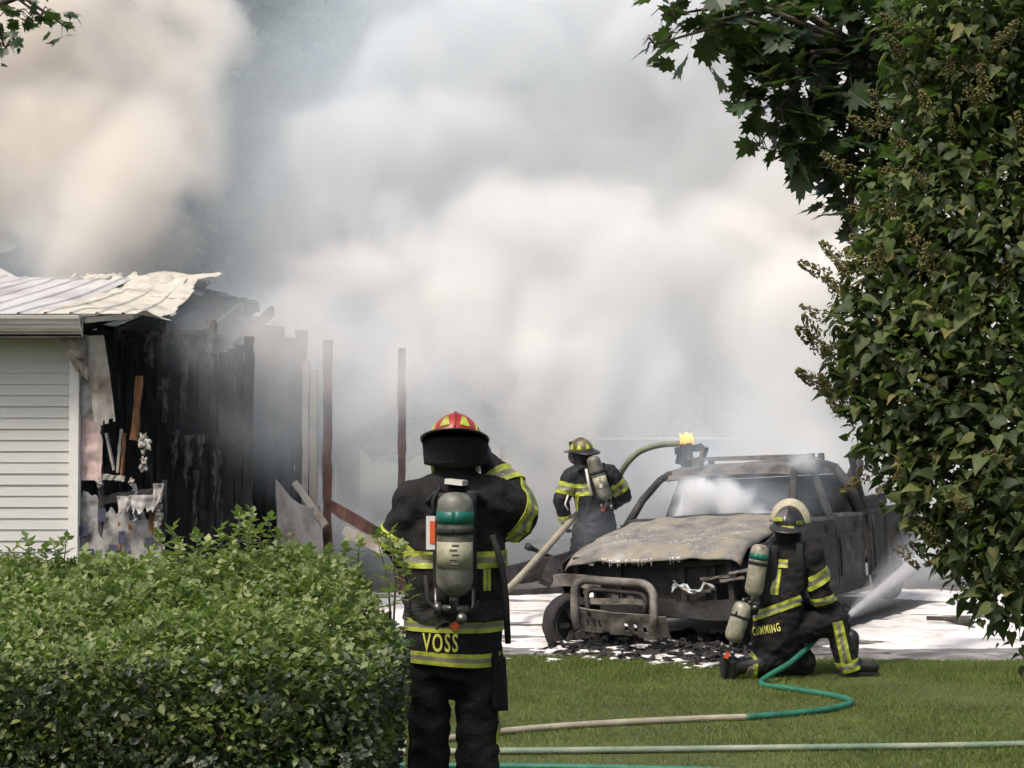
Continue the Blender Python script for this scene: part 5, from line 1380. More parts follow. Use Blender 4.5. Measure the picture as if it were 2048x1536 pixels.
# attack hose of the standing firefighter: up from the ground, under the arm, arching over to the pickup's far side
hose('fire_hose', [Vector((-1.2, 14.6, .05)), at(890, 1235, 15.2), at(960, 1215, 15.6), at(1015, 1178, 16.0), at(1080, 1110, 16.7), at(1132, 1052, 17.15), at(1175, 1010, 17.55), at(1225, 985, 17.7)], .036, M['hose_tan'], 'tan hose rising to the standing firefighter behind the hood')
hose('fire_hose', [at(1225, 985, 17.7), at(1246, 938, 17.45), at(1275, 906, 17.4), at(1310, 892, 17.4), at(1345, 888, 17.4), at(1368, 892, 17.5), at(1385, 930, 17.7), at(1395, 1010, 17.8)], .032, M['hose_dark'], 'grey-green hose arching from firefighter to behind the pickup roof')
# nozzle in the kneeling firefighter's hands
dn = (at(1862, 1100, 13.9) - nzl).normalized()
nb = MB().tube([Vector((0, 0, 0)) - dn * .30, -dn * .12, -dn * .10, dn * .0], [.022, .024, .034, .040], 12).build('nozzle', M['helmet_black'], None, True); nb.location = nzl
MB().tube([-dn * .2, -dn * .2 - Vector((0, 0, .10))], .014, 8).build('pistol_grip', M['helmet_black'], nb, True)
tag(nb, 'black hose nozzle held by the kneeling firefighter', 'nozzle')

def jet_mat(name, dens, falloff=1.0, L=1.0, core=.2):
    """spray: droplets thinning along the jet and away from its core (own axis = z)"""
    m = bpy.data.materials.new(name); m.use_nodes = True; nt = m.node_tree
    nt.nodes.remove(nt.nodes['Principled BSDF'])
    v = nt.nodes.new('ShaderNodeVolumePrincipled'); v.inputs['Color'].default_value = (.97, .97, .97, 1); v.inputs['Anisotropy'].default_value = .3
    tc = nt.nodes.new('ShaderNodeTexCoord'); sp = nt.nodes.new('ShaderNodeSeparateXYZ'); nt.links.new(tc.outputs['Object'], sp.inputs[0])
    def mth(op, a, b=None):
        q = nt.nodes.new('ShaderNodeMath'); q.operation = op
        for i, x_ in enumerate((a, b)):
            if x_ is None: continue
            if isinstance(x_, (int, float)): q.inputs[i].default_value = x_
            else: nt.links.new(x_, q.inputs[i])
        return q.outputs[0]
    rad = mth('SQRT', mth('ADD', mth('POWER', sp.outputs[0], 2.0), mth('POWER', sp.outputs[1], 2.0)))
    zz = mth('MAXIMUM', sp.outputs[2], .02)
    rel = mth('DIVIDE', rad, mth('ADD', mth('MULTIPLY', zz, core), .02))
    g = mth('POWER', 2.718, mth('MULTIPLY', mth('POWER', rel, 2.0), -1.0))
    thin = mth('DIVIDE', dens, mth('ADD', mth('MULTIPLY', zz, falloff), .08))
    n_ = nt.nodes.new('ShaderNodeTexNoise'); n_.inputs['Scale'].default_value = 9; n_.inputs['Detail'].default_value = 2
    mp = nt.nodes.new('ShaderNodeMapping'); mp.inputs['Scale'].default_value = (3, 3, .5); nt.links.new(tc.outputs['Object'], mp.inputs[0]); nt.links.new(mp.outputs[0], n_.inputs['Vector'])
    nt.links.new(mth('MULTIPLY', mth('MULTIPLY', g, thin), mth('ADD', n_.outputs[0], .3)), v.inputs['Density'])
    nt.links.new(v.outputs[0], nt.nodes['Material Output'].inputs['Volume'])
    return m
def jet(name, p0, p1, r0, r1, mat, label):
    d = p1 - p0; L = d.length
    o_ = MB().tube([(0, 0, 0), (0, 0, L * .5), (0, 0, L)], [r0, (r0 + r1) / 2, r1], 20).build(name, mat)
    o_.location = p0; o_.rotation_mode = 'QUATERNION'; o_.rotation_quaternion = d.to_track_quat('Z', 'Y')
    return tag(o_, label, 'water', kind='stuff')
jet('water_spray', nzl + dn * .02, nzl + dn * 1.9, .03, .42, jet_mat('water_spray', 2.0, .8, 1.9, .13), 'white water spray from the kneeling firefighter hitting the pickup side')
jet('water_jet', nzl + dn * .03, nzl + dn * 1.75, .022, .085, jet_mat('water_jet', 42, .8, 1.75, .026), 'bright narrow water jet in the middle of the white spray')
s0, s1 = at(1192, 868, 17.6), at(930, 786, 19.4)
jet('water_stream', s0, s1, .015, .07, jet_mat('water_stream', 2.6, .5, 2, .018), 'thin water stream arching into the smoke above the standing firefighter')

# drops thrown off the jet
md, nt, b = new_mat('water_drop')
b.inputs['Base Color'].default_value = (.9, .92, .93, 1); b.inputs['Roughness'].default_value = .15; b.inputs['Transmission Weight'].default_value = .35
nd_ = 20000
tt = rng.uniform(.02, 1, nd_) ** .8 * 1.95
sp_ = rng.normal(0, 1, (nd_, 2)) * (.010 + .052 * tt)[:, None] * np.where(rng.uniform(0, 1, nd_) < .6, .45, 1.25)[:, None]
ax_ = dn.orthogonal().normalized(); bx2 = dn.cross(ax_)
dp = np.array(nzl)[None] + tt[:, None] * np.array(dn)[None] + sp_[:, :1] * np.array(ax_)[None] + sp_[:, 1:] * np.array(bx2)[None]
dp[:, 2] -= .035 * tt ** 2
Rd = np.repeat(np.array([[ax_[q], bx2[q], dn[q]] for q in range(3)])[None], nd_, 0)
me = scatter('water_drops', [(.22, 0, 0), (-.11, .19, 0), (-.11, -.19, 0), (0, 0, 3.2), (0, 0, -1.2)], [(0, 1, 3), (1, 2, 3), (2, 0, 3), (1, 0, 4), (2, 1, 4), (0, 2, 4)], dp, Rd, rng.uniform(.0022, .0058, nd_))
o = link('water_drops', me, None, md)
tag(o, 'fine drops flying off the kneeling firefighter water jet', 'water', kind='stuff')
# ------------------------------------------------------------------ hedge
M['hedge_leaf'] = leaf_mat('hedge_leaf', [(0, (.014, .028, .015)), (.45, (.026, .046, .022)), (.8, (.045, .070, .032)), (1, (.13, .15, .085))], .42, .2, (.14, .22, .04))  # darker leaf tone, with the shade of the hedge front in its colour
M['shoot_and_lit_leaf'] = leaf_mat('young_and_lit_hedge_leaf', [(0, (.095, .15, .042)), (.6, (.165, .22, .066)), (1, (.29, .32, .12))], .5, .36, (.2, .32, .05))  # pale tone of young shoots, also paints daylight onto the hedge top
hb = Vector((-1.9, 5.3, 0))
hedge = empty('hedge', hb)
tag(hedge, 'dense green leafy hedge filling the lower corner beside the red-helmeted firefighter', 'hedge')
def hedge_top(x, y):       # height of the hedge's skin; front edge, rounded end by the firefighter
    dy = (y - 4.55) / 1.75
    h = 1.255 + .095 * min(1, max(0, dy)) ** .8
    h += .07 * math.exp(-((x + .95) / .45) ** 2) * min(1, max(0, dy)) + .08 * nz((x, y, 0), 1.9, 3) + .04 * nz((x, y, 0), 6, 5)
    if dy < .14: h -= .16 * ((.14 - max(0, dy)) / .14) ** 2
    xe = -.40 - .05 * nz((y * 3, 0, 0), 1, 2)
    if x > xe - .3: h -= .28 * ((x - xe + .3) / .3) ** 2.2
    return h
n_ = 0
pts = []
# top skin
A = 80000
x = rng.uniform(-3.6, -.37, A); y = rng.uniform(4.5, 6.25, A)
kp = ~((x > -.5) & (y > 5.95))
x, y = x[kp], y[kp]
tz = np.array([hedge_top(a, b) for a, b in zip(x, y)])
pts.append(np.stack([x, y, tz - np.abs(rng.normal(0, .075, len(x))) + rng.normal(0, .02, len(x))], 1))
# front face, bulging
A = 52000
x = rng.uniform(-3.6, -.37, A); z = rng.uniform(.0, 1.25, A)
yb = np.array([4.50 + .07 * nz((a, 0, c), 2.6, 8) + .05 * nz((a, 0, c), 7, 9) - .05 * math.sin(min(1, c / 1.1) * 3.1) for a, c in zip(x, z)])
pts.append(np.stack([x, yb + np.abs(rng.normal(0, .10, len(x))), z], 1))
# end face beside the firefighter
A = 22000
y = rng.uniform(4.5, 6.1, A); z = rng.uniform(.0, 1.18, A)
xb = np.array([-.385 + .10 * max(0, .7 - c) + .05 * nz((0, b, c), 2.6, 12) + .04 * nz((0, b, c), 7, 13) - .10 * max(0, (b - 5.7) / .4) ** 2 for b, c in zip(y, z)])
pts.append(np.stack([xb - np.abs(rng.normal(0, .07, A)), y, z], 1))
# inside and back, so nothing shows through
A = 42000
x = rng.uniform(-3.6, -.44, A); y = rng.uniform(4.65, 6.2, A)
pts.append(np.stack([x, y, rng.uniform(.1, 1.0, A) * np.array([hedge_top(a, b) for a, b in zip(x, y)])], 1))
top_pts = pts.pop(0); pts = np.concatenate(pts)
lit_top = rng.uniform(0, 1, len(pts)) < np.clip((pts[:, 2] - 1.02) / .26, 0, 1) ** 1.5      # painted daylight of the top, thinning out down the face
top_pts = np.concatenate([top_pts, pts[lit_top]]); pts = pts[~lit_top]
lv = [(0, 0, 0), (.34, .42, .10), (0, 1, -.06), (-.34, .42, .10), (0, .45, -.02)]
lfc = [(0, 1, 4), (1, 2, 4), (2, 3, 4), (3, 0, 4)]
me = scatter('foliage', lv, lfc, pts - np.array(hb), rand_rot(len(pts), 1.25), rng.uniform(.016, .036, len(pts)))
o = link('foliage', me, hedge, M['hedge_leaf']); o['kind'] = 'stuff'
me = scatter('lit_top_foliage', lv, lfc, top_pts - np.array(hb), rand_rot(len(top_pts), 1.0), rng.uniform(.016, .036, len(top_pts)))  # top skin leaves, their lighter colour stands in for light from above
o = link('lit_top_foliage', me, hedge, M['shoot_and_lit_leaf']); o['kind'] = 'stuff'
# pinnate sprays standing out of the skin
def sprays(cnt, getp, L0, L1, size, mat, name, up=.75):
    P_, R_, S_ = [], [], []
    for i in range(cnt):
        p = getp()
        d = Vector((random.gauss(0, 1), random.gauss(0, 1), abs(random.gauss(0, 1)) + up)).normalized()
        L = random.uniform(L0, L1)
        side_ = d.cross(Vector((random.gauss(0, 1), random.gauss(0, 1), .2))).normalized()
        nrm_ = side_.cross(d).normalized()
        for k in range(9):
            t = .2 + .8 * k / 8
            c = p + d * (L * t) - Vector((0, 0, L * .25 * t * t))
            for s in ((-1, 1) if k < 8 else (0,)):
                ld = (side_ * s * .9 + d * (.45 if s else 1) + nrm_ * random.uniform(-.25, .25)).normalized()
                lx = ld.cross(nrm_).normalized(); lz = lx.cross(ld)
                P_.append(c); R_.append(np.array([[lx[q], ld[q], lz[q]] for q in range(3)])); S_.append(size * random.uniform(.75, 1.2))
    me_ = scatter(name, lv, lfc, np.array([tuple(p - hb) for p in P_]), np.array(R_), np.array(S_))
    o_ = link(name, me_, hedge, mat); o_['kind'] = 'stuff'
def front_p():
    x_ = random.uniform(-3.2, -.4); z_ = random.uniform(.1, 1.15)
    return Vector((x_, 4.5 - .03, z_))
def top_p():
    x_, y_ = random.uniform(-3.4, -.45), random.uniform(4.6, 6.2)
    return Vector((x_, y_, hedge_top(x_, y_) - .03))
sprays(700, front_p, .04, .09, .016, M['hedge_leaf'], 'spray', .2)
sprays(1900, top_p, .04, .10, .017, M['shoot_and_lit_leaf'], 'spray')
# taller shoots along the back, each with stem and leaves
for (u, v, D) in ((480, 1030, 6.1), (505, 1022, 6.15), (540, 1040, 6.1), (440, 1060, 6.0), (395, 1075, 6.0), (360, 1085, 5.9), (560, 1075, 6.1), (620, 1100, 6.1), (320, 1075, 5.7), (300, 1100, 5.8), (60, 1082, 5.9), (30, 1100, 5.9), (110, 1090, 6.0), (135, 1080, 6.05), (780, 1070, 6.0), (755, 1075, 6.1), (720, 1085, 6.1), (690, 1092, 6.1), (250, 1120, 5.9), (205, 1125, 5.9), (590, 1105, 6.0), (415, 1090, 6.1), (520, 1065, 6.1), (800, 1095, 5.9), (660, 1105, 6.0), (170, 1110, 6), (90, 1105, 6), (345, 1060, 6.1), (465, 1075, 5.9), (500, 1060, 5.95)):
    top = at(u, v, D)
    base = Vector((top.x + random.uniform(-.06, .06), top.y + random.uniform(-.1, .05), top.z - random.uniform(.22, .34)))
    sh = empty('shoot', base - hb); sh.parent = hedge
    d = top - base
    MB().tube([(0, 0, 0), d * .5 + Vector((.015, 0, 0)), d], [.0045, .0035, .0015], 5).build('stem', M['twig'], sh, True)
    P_, R_, S_ = [], [], []
    m_ = random.randint(11, 16)
    for k in range(m_):
        t = .25 + .75 * k / (m_ - 1)
        a = k * 2.4 + random.uniform(-.4, .4)
        ld = Vector((math.cos(a), math.sin(a), random.uniform(.1, .7) + (.8 if k > m_ - 3 else 0))).normalized()
        nr = Vector((-math.cos(a) * .3, -math.sin(a) * .3, 1)).normalized()
        lx = ld.cross(nr).normalized(); lz = lx.cross(ld)
        for q in range(3):
            ang = (q - 1) * .9; l2 = (ld * math.cos(ang) + lx * math.sin(ang)).normalized(); x2 = l2.cross(lz)
            P_.append(d * t + ld * .012 * (q == 1)); R_.append(np.array([[x2[j], l2[j], lz[j]] for j in range(3)])); S_.append(random.uniform(.028, .046) * (1.15 if q == 1 else .85))
    me_ = scatter('leaves', lv, lfc, np.array([tuple(p) for p in P_]), np.array(R_), np.array(S_))
    o = link('leaves', me_, sh, M['shoot_and_lit_leaf']); o['kind'] = 'stuff'
tw_ = MB()
for i in range(170):
    x_, y_ = random.uniform(-3.4, -.4), random.uniform(4.6, 6.1)
    h_ = hedge_top(x_, y_)
    tw_.tube([(x_ - hb.x, y_ - hb.y, 0), (x_ + random.uniform(-.1, .1) - hb.x, y_ + random.uniform(-.1, .1) - hb.y, h_ * .5), (x_ + random.uniform(-.15, .15) - hb.x, y_ - hb.y, h_ * .97)], [.009, .007, .002], 5)
o = tw_.build('twigs', M['twig'], hedge, True); o['kind'] = 'stuff'

# ------------------------------------------------------------------ lilac on the right
M['lilac_leaf'] = leaf_mat('lilac_leaf', [(0, (.022, .040, .014)), (.35, (.048, .074, .022)), (.7, (.078, .108, .030)), (.9, (.12, .14, .04)), (1, (.19, .165, .055))], .62, .32, (.10, .19, .03))
M['seed'] = leaf_mat('seed_capsule', [(0, (.13, .155, .035)), (.55, (.155, .15, .045)), (.85, (.13, .085, .04)), (1, (.08, .04, .025))], .7, .2, (.1, .1, .02))
LB = [(1960, 60, 5.05, .30), (2080, 180, 5.1, .45), (1925, 235, 5, .20), (1900, 400, 5, .26), (2050, 480, 4.9, .42), (1850, 555, 5, .225), (1800, 680, 4.95, .205), (1950, 740, 4.9, .32), (1850, 815, 4.9, .20), (2080, 900, 4.85, .42),
      (1925, 970, 4.85, .19), (2030, 1090, 4.8, .22), (2160, 1180, 4.9, .28), (1745, 690, 5, .10), (1880, 60, 5.15, .17), (1990, 1170, 4.75, .12), (2250, 500, 5.1, .5), (2260, 900, 5.1, .5), (2200, 0, 5.1, .5), (1900, 1100, 4.78, .08), (1735, 640, 5, .115), (1725, 750, 4.97, .12), (1760, 845, 4.93, .11), (1745, 555, 5, .09), (1690, 690, 5, .07), (1690, 770, 5, .06), (1800, 905, 4.9, .11), (1835, 1010, 4.85, .10), (1800, 430, 5, .12), (1790, 500, 5, .1)]
lbz = Vector((2.25, 5.3, 0))
lil = empty('lilac', lbz)
tag(lil, 'lilac shrub with green heart-shaped leaves and brown seed heads', 'shrub')
stem = MB()
stem.tube([(0, 0, 0), (-.05, -.05, .8), (-.15, -.1, 1.6), (-.2, -.15, 2.6), (-.2, -.2, 3.6)], [.06, .05, .045, .035, .015], 9)
stem.tube([(.15, .1, 0), (.2, .05, 1.0), (.1, 0, 2.0), (.1, 0, 3.4)], [.05, .045, .035, .015], 8)
cen = []
for (u, v, D, r_) in LB:
    c = at(u, v, D) - lbz
    cen.append((c, r_))
    s0 = Vector((-.12, -.1, max(.4, c.z - .6)))
    stem.tube([s0, s0.lerp(c, .5) + Vector((0, 0, .08)), c], [.022, .014, .006], 6)
    for k in range(5):
        d = Vector((random.gauss(0, 1), random.gauss(0, 1), random.gauss(0, .8))).normalized() * r_ * .9
        stem.tube([c - d * .1, c + d * .5 + Vector((0, 0, .02)), c + d], [.006, .004, .002], 5)
stem.build('stems', M['bark'], lil, True)
heart = [(0, -.02, 0), (.22, -.14, .08), (.38, .0, .16), (.40, .22, .17), (.27, .52, .08), (.10, .85, -.12), (0, 1.06, -.26), (-.10, .85, -.12), (-.28, .52, .05), (-.42, .22, .12), (-.40, 0, .13), (-.22, -.14, .07), (0, .3, -.02), (0, .65, -.07)]
hf = [(0, 1, 2, 12), (12, 2, 3), (12, 3, 4, 13), (13, 4, 5), (13, 5, 6), (13, 6, 7), (13, 7, 8), (13, 8, 9, 12), (12, 9, 10), (12, 10, 11, 0)]
def shell(cen, n_, lo=.55, face=None):
    """points through the outer part of several puffs, denser on the skin"""
    wts = np.array([r_ ** 2 for _, r_ in cen]); wts /= wts.sum()
    ch = rng.choice(len(cen), n_, p=wts)
    d = rng.normal(size=(n_, 3)); d /= np.linalg.norm(d, axis=1)[:, None]
    rr_ = np.array([cen[k][1] for k in ch]) * (lo + (1.06 - lo) * rng.uniform(0, 1, n_) ** .6)
    P_ = np.array([tuple(cen[k][0]) for k in ch]) + d * rr_[:, None]
    return P_, d
def leaf_rots(d, droop=.7, jit=.5):
    """blades that hang outwards from the twig with their tops to the light"""
    n_ = len(d)
    out = d * np.array([1, 1, .35]) + rng.normal(0, jit, (n_, 3)); out[:, 2] -= droop * rng.uniform(.3, 1.2, n_)
    out /= np.linalg.norm(out, axis=1)[:, None]
    upv = d * .6 + np.array([0, 0, 1.0]) + rng.normal(0, .35, (n_, 3))
    xx = np.cross(out, upv); xx /= np.linalg.norm(xx, axis=1)[:, None] + 1e-9
    zz = np.cross(xx, out)
    return np.stack([xx, out, zz], 2)
P_, d = shell(cen, 24000, .3)
Rm = leaf_rots(d, .45, .8)
S_ = .016 + .044 * rng.uniform(0, 1, len(P_)) ** 1.8
# the 300 nearest that stand in view are leaves of their own
wu = (P_[:, 0] + lbz.x) / (P_[:, 1] + lbz.y) * F + 1024; wv = HZ - (P_[:, 2] + lbz.z - CH) / (P_[:, 1] + lbz.y) * F
sco = np.where((wu > 1600) & (wu < 2030) & (wv > 10) & (wv < 1300), (P_[:, 1]) - S_ * 4, 99)
order = np.argsort(sco)
own, rest = order[:290], order[290:]
crown = empty('crown', (0, 0, 0)); crown.parent = lil
hm = bpy.data.meshes.new('leaf'); hm.from_pydata(heart, [], hf); hm.materials.append(M['lilac_leaf']); hm.polygons.foreach_set('use_smooth', [True] * len(hf))
for i in own:
    o = link('leaf', hm, crown)
    o.matrix_local = Matrix.Translation(P_[i]) @ Matrix([list(r_) for r_ in Rm[i]]).to_4x4() @ Matrix.Scale(S_[i], 4)
me = scatter('foliage', heart, hf, P_[rest], Rm[rest], S_[rest])
o = link('foliage', me, crown, M['lilac_leaf']); o['kind'] = 'stuff'
# seed heads: loose cones of small capsules
cap_v = [(0, 0, -1), (.45, 0, 0), (0, .45, 0), (-.45, 0, 0), (0, -.45, 0), (0, 0, 1)]
cap_f = [(0, 2, 1), (0, 3, 2), (0, 4, 3), (0, 1, 4), (5, 1, 2), (5, 2, 3), (5, 3, 4), (5, 4, 1)]
heads = []
for k in range(5):
    pp, tb_ = [], MB()
    for i in range(120):
        t = random.random() ** .8; a = random.uniform(0, 6.28); rr_ = .036 * (1 - t * .75) * random.uniform(.4, 1)
        pp.append((rr_ * math.cos(a), rr_ * math.sin(a), .13 * t))
    me_ = scatter('seed_head', cap_v, cap_f, np.array(pp), rand_rot(len(pp), .9), rng.uniform(.006, .0095, len(pp)))
    me_.materials.append(M['seed']); heads.append(me_)
Q_, dq = shell(cen, 330, 1.0)
Q_ = Q_ + dq * .03
extra = [at(u, v, 4.95) - lbz for (u, v) in ((1660, 640), (1650, 700), (1645, 770), (1672, 800), (1680, 600), (1690, 830), (1665, 730), (1700, 540), (1710, 560), (1715, 845), (1640, 690), (1655, 780), (1820, 60), (1830, 120), (1880, 90), (1900, 160), (1850, 200), (1870, 260), (1940, 300), (1860, 330), (1990, 920), (1965, 940), (1985, 950), (2010, 960), (1865, 1125), (1960, 560), (1900, 620))]
allq = [(Vector(p), Vector(e)) for p, e in zip(Q_, dq)] + [(e, Vector((-.9, -.3, .1))) for e in extra]
for k, (p, e) in enumerate(allq[-300:]):
    dr_ = (e * .8 + Vector((0, 0, .55)) + Vector((random.gauss(0, .3), random.gauss(0, .3), 0))).normalized()
    o = link('seed_head', heads[k % 5], crown); o['kind'] = 'stuff'
    o.matrix_local = Matrix.Translation(p) @ dr_.to_track_quat('Z', 'Y').to_matrix().to_4x4() @ Matrix.Scale(random.uniform(.55, 1.05), 4)

# ------------------------------------------------------------------ maples: one limb over the top right, one at the top left
M['maple_leaf'] = leaf_mat('maple_leaf', [(0, (.016, .034, .014)), (.5, (.026, .052, .018)), (1, (.045, .078, .024))], .45, .22, (.10, .19, .03))
lob = [(0, -.05), (.16, .0), (.42, -.10), (.36, .08), (.62, .18), (.42, .28), (.66, .52), (.44, .50), (.40, .66), (.20, .56), (.16, .86), (.08, .80), (0, 1.06)]
out = [(x_, y_, .10 * abs(x_) - .14 * y_ * y_) for x_, y_ in lob] + [(-x_, y_, .10 * abs(x_) - .14 * y_ * y_) for x_, y_ in reversed(lob[1:-1])]
mlv = out + [(0, .25, 0)]
nO = len(out)
mlf = [(i, (i + 1) % nO, nO) for i in range(nO)]
mm = bpy.data.meshes.new('leaf'); mm.from_pydata(mlv, [], mlf); mm.materials.append(M['maple_leaf'])
def maple(name, label, base, blobs, n_leaf, smin, smax, limbs, own_n, view):
    bz = Vector(base)
    t = empty(name, bz); tag(t, label, 'tree')
    tr = MB()
    for pts_, rad in limbs: tr.tube([Vector(p) - bz for p in pts_], rad, 9)
    cn = [(at(u, v, D) - bz, r_) for (u, v, D, r_) in blobs]
    tip = Vector(limbs[-1][0][-1]) - bz
    for c, r_ in cn:
        st_ = tip.lerp(c, .1)
        tr.tube([st_, st_.lerp(c, .55) + Vector((0, 0, .10)), c], [.018, .010, .003], 6)
        for k in range(6):
            e = Vector((random.gauss(0, 1), random.gauss(0, 1), random.gauss(0, .5) - .2)).normalized() * r_
            tr.tube([c - e * .1, c + e * .5 + Vector((0, 0, .03)), c + e * .95], [.004, .003, .0012], 4)
    tr.build('trunk', M['bark'], t, True)
    P_, d_ = shell(cn, n_leaf, .2)
    # boughs layer: gather the leaves into drooping tiers
    tier = .11
    P_[:, 2] = np.where(rng.uniform(0, 1, len(P_)) < .7, np.round(P_[:, 2] / tier + .25 * np.sin(P_[:, 0] * 5)) * tier + rng.normal(0, .02, len(P_)), P_[:, 2])
    Rm_ = leaf_rots(d_, .35, .6)
    S2 = rng.uniform(smin, smax, len(P_))
    wu_ = (P_[:, 0] + bz.x) / (P_[:, 1] + bz.y) * F + 1024; wv_ = HZ - (P_[:, 2] - CH) / (P_[:, 1] + bz.y) * F
    sc_ = np.where((wu_ > view[0]) & (wu_ < view[1]) & (wv_ > -20) & (wv_ < view[2]), P_[:, 1] - S2 * 3, 99)
    od = np.argsort(sc_)
    cr = empty('crown', (0, 0, 0)); cr.parent = t
    for i in od[:own_n]:
        o_ = link('leaf', mm, cr)
        o_.matrix_local = Matrix.Translation(P_[i]) @ Matrix([list(q) for q in Rm_[i]]).to_4x4() @ Matrix.Scale(S2[i], 4)
    if len(od) > own_n:
        r2 = od[own_n:]
        o_ = link('foliage', scatter('foliage', mlv, mlf, P_[r2], Rm_[r2], S2[r2]), cr, M['maple_leaf']); o_['kind'] = 'stuff'
    return t
MBL = [(1340, 25, 6.3, .09), (1400, 45, 6.4, .13), (1480, 30, 6.5, .19), (1560, 70, 6.5, .19), (1650, 40, 6.6, .26), (1530, 130, 6.4, .10), (1600, 160, 6.5, .16), (1700, 130, 6.6, .26), (1560, 215, 6.4, .14), (1630, 255, 6.5, .16), (1720, 250, 6.6, .22),
       (1590, 300, 6.4, .11), (1660, 345, 6.5, .14), (1740, 350, 6.6, .18), (1690, 415, 6.5, .085), (1740, 440, 6.5, .09), (1800, 100, 6.7, .35), (1850, 300, 6.8, .3), (1950, 0, 6.8, .5), (1310, 85, 6.25, .05), (1700, 460, 6.45, .05), (1500, 200, 6.4, .06), (1520, 290, 6.4, .05)]
maple('maple_tree', 'dark maple limb hanging over the picture above the lilac', (3.4, 8.2, 0), MBL, 1150, .065, .125,
      [([(3.4, 8.2, 0), (3.35, 8.15, 1.5), (3.3, 8.1, 3.0), (3.25, 8.0, 5.0)], [.16, .14, .12, .08]), ([(3.3, 8.1, 2.9), (2.6, 7.4, 3.5), (1.9, 6.8, 3.55), (1.4, 6.55, 3.4)], [.07, .05, .035, .02])], 290, (1250, 1830, 520))
lone = link('leaf', mm, bpy.data.objects['crown.%03d' % 0] if 'crown.000' in bpy.data.objects else bpy.data.objects['maple_tree'])
lone.matrix_local = Matrix.Translation(at(1350, 128, 6.3) - Vector((3.4, 8.2, 0))) @ Matrix.Rotation(R(80), 4, 'Z') @ Matrix.Rotation(R(20), 4, 'Y') @ Matrix.Rotation(R(10), 4, 'X') @ Matrix.Scale(.10, 4)
MBR = [(20, 20, 7.0, .10), (75, 28, 7.0, .08), (120, 45, 7.0, .06), (-40, 60, 7.0, .14), (5, 92, 7.0, .05), (-120, 0, 7.1, .2)]
maple('small_leaved_tree', 'leafy twig tip poking into the top corner over the plume', (-4.3, 7.6, 0), MBR, 190, .03, .055,
      [([(-4.3, 7.6, 0), (-4.25, 7.6, 1.8), (-4.2, 7.55, 3.6), (-4.2, 7.5, 5.2)], [.13, .11, .09, .05]), ([(-4.2, 7.55, 3.2), (-3.4, 7.3, 3.75), (-2.7, 7.1, 3.75), (-2.35, 7.0, 3.65)], [.05, .035, .02, .01])], 190, (-400, 300, 200))
# ------------------------------------------------------------------ smoke, as air with soot in it
def smoke_mat(name, stops, aniso=-.3, thick=.5):
    m = bpy.data.materials.new(name); m.use_nodes = True; nt = m.node_tree
    nt.nodes.remove(nt.nodes['Principled BSDF'])
    v = nt.nodes.new('ShaderNodeVolumePrincipled')
    v.inputs['Density'].default_value = 1; v.inputs['Anisotropy'].default_value = aniso
    g_ = nt.nodes.new('ShaderNodeNewGeometry')
    sx = nt.nodes.new('ShaderNodeSeparateXYZ'); nt.links.new(g_.outputs['Position'], sx.inputs[0])
    mr = nt.nodes.new('ShaderNodeMapRange'); nt.links.new(sx.outputs[0], mr.inputs[0]); mr.inputs[1].default_value = -8; mr.inputs[2].default_value = 8
    r_ = ramp(nt, stops); nt.links.new(mr.outputs[0], r_.inputs[0])
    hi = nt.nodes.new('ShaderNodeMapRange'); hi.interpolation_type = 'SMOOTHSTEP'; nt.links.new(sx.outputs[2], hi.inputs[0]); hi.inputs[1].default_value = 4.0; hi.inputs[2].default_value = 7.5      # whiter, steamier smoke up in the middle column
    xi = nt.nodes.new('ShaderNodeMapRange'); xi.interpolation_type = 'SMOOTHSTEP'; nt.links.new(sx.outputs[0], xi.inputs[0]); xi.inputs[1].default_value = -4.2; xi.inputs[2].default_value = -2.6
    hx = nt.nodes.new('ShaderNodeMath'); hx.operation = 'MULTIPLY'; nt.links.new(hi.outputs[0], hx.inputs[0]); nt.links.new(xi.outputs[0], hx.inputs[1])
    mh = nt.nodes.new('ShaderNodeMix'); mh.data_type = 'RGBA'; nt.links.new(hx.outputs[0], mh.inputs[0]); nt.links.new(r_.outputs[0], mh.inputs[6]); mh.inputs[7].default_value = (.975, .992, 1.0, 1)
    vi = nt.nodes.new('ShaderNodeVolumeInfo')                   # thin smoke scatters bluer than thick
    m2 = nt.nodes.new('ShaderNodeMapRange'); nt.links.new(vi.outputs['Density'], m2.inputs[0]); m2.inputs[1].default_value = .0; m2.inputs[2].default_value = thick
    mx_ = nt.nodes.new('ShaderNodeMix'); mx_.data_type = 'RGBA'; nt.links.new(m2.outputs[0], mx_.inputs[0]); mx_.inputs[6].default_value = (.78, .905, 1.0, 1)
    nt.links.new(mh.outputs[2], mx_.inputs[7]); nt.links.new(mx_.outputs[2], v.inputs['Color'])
    nt.links.new(v.outputs[0], nt.nodes['Material Output'].inputs['Volume'])
    return m

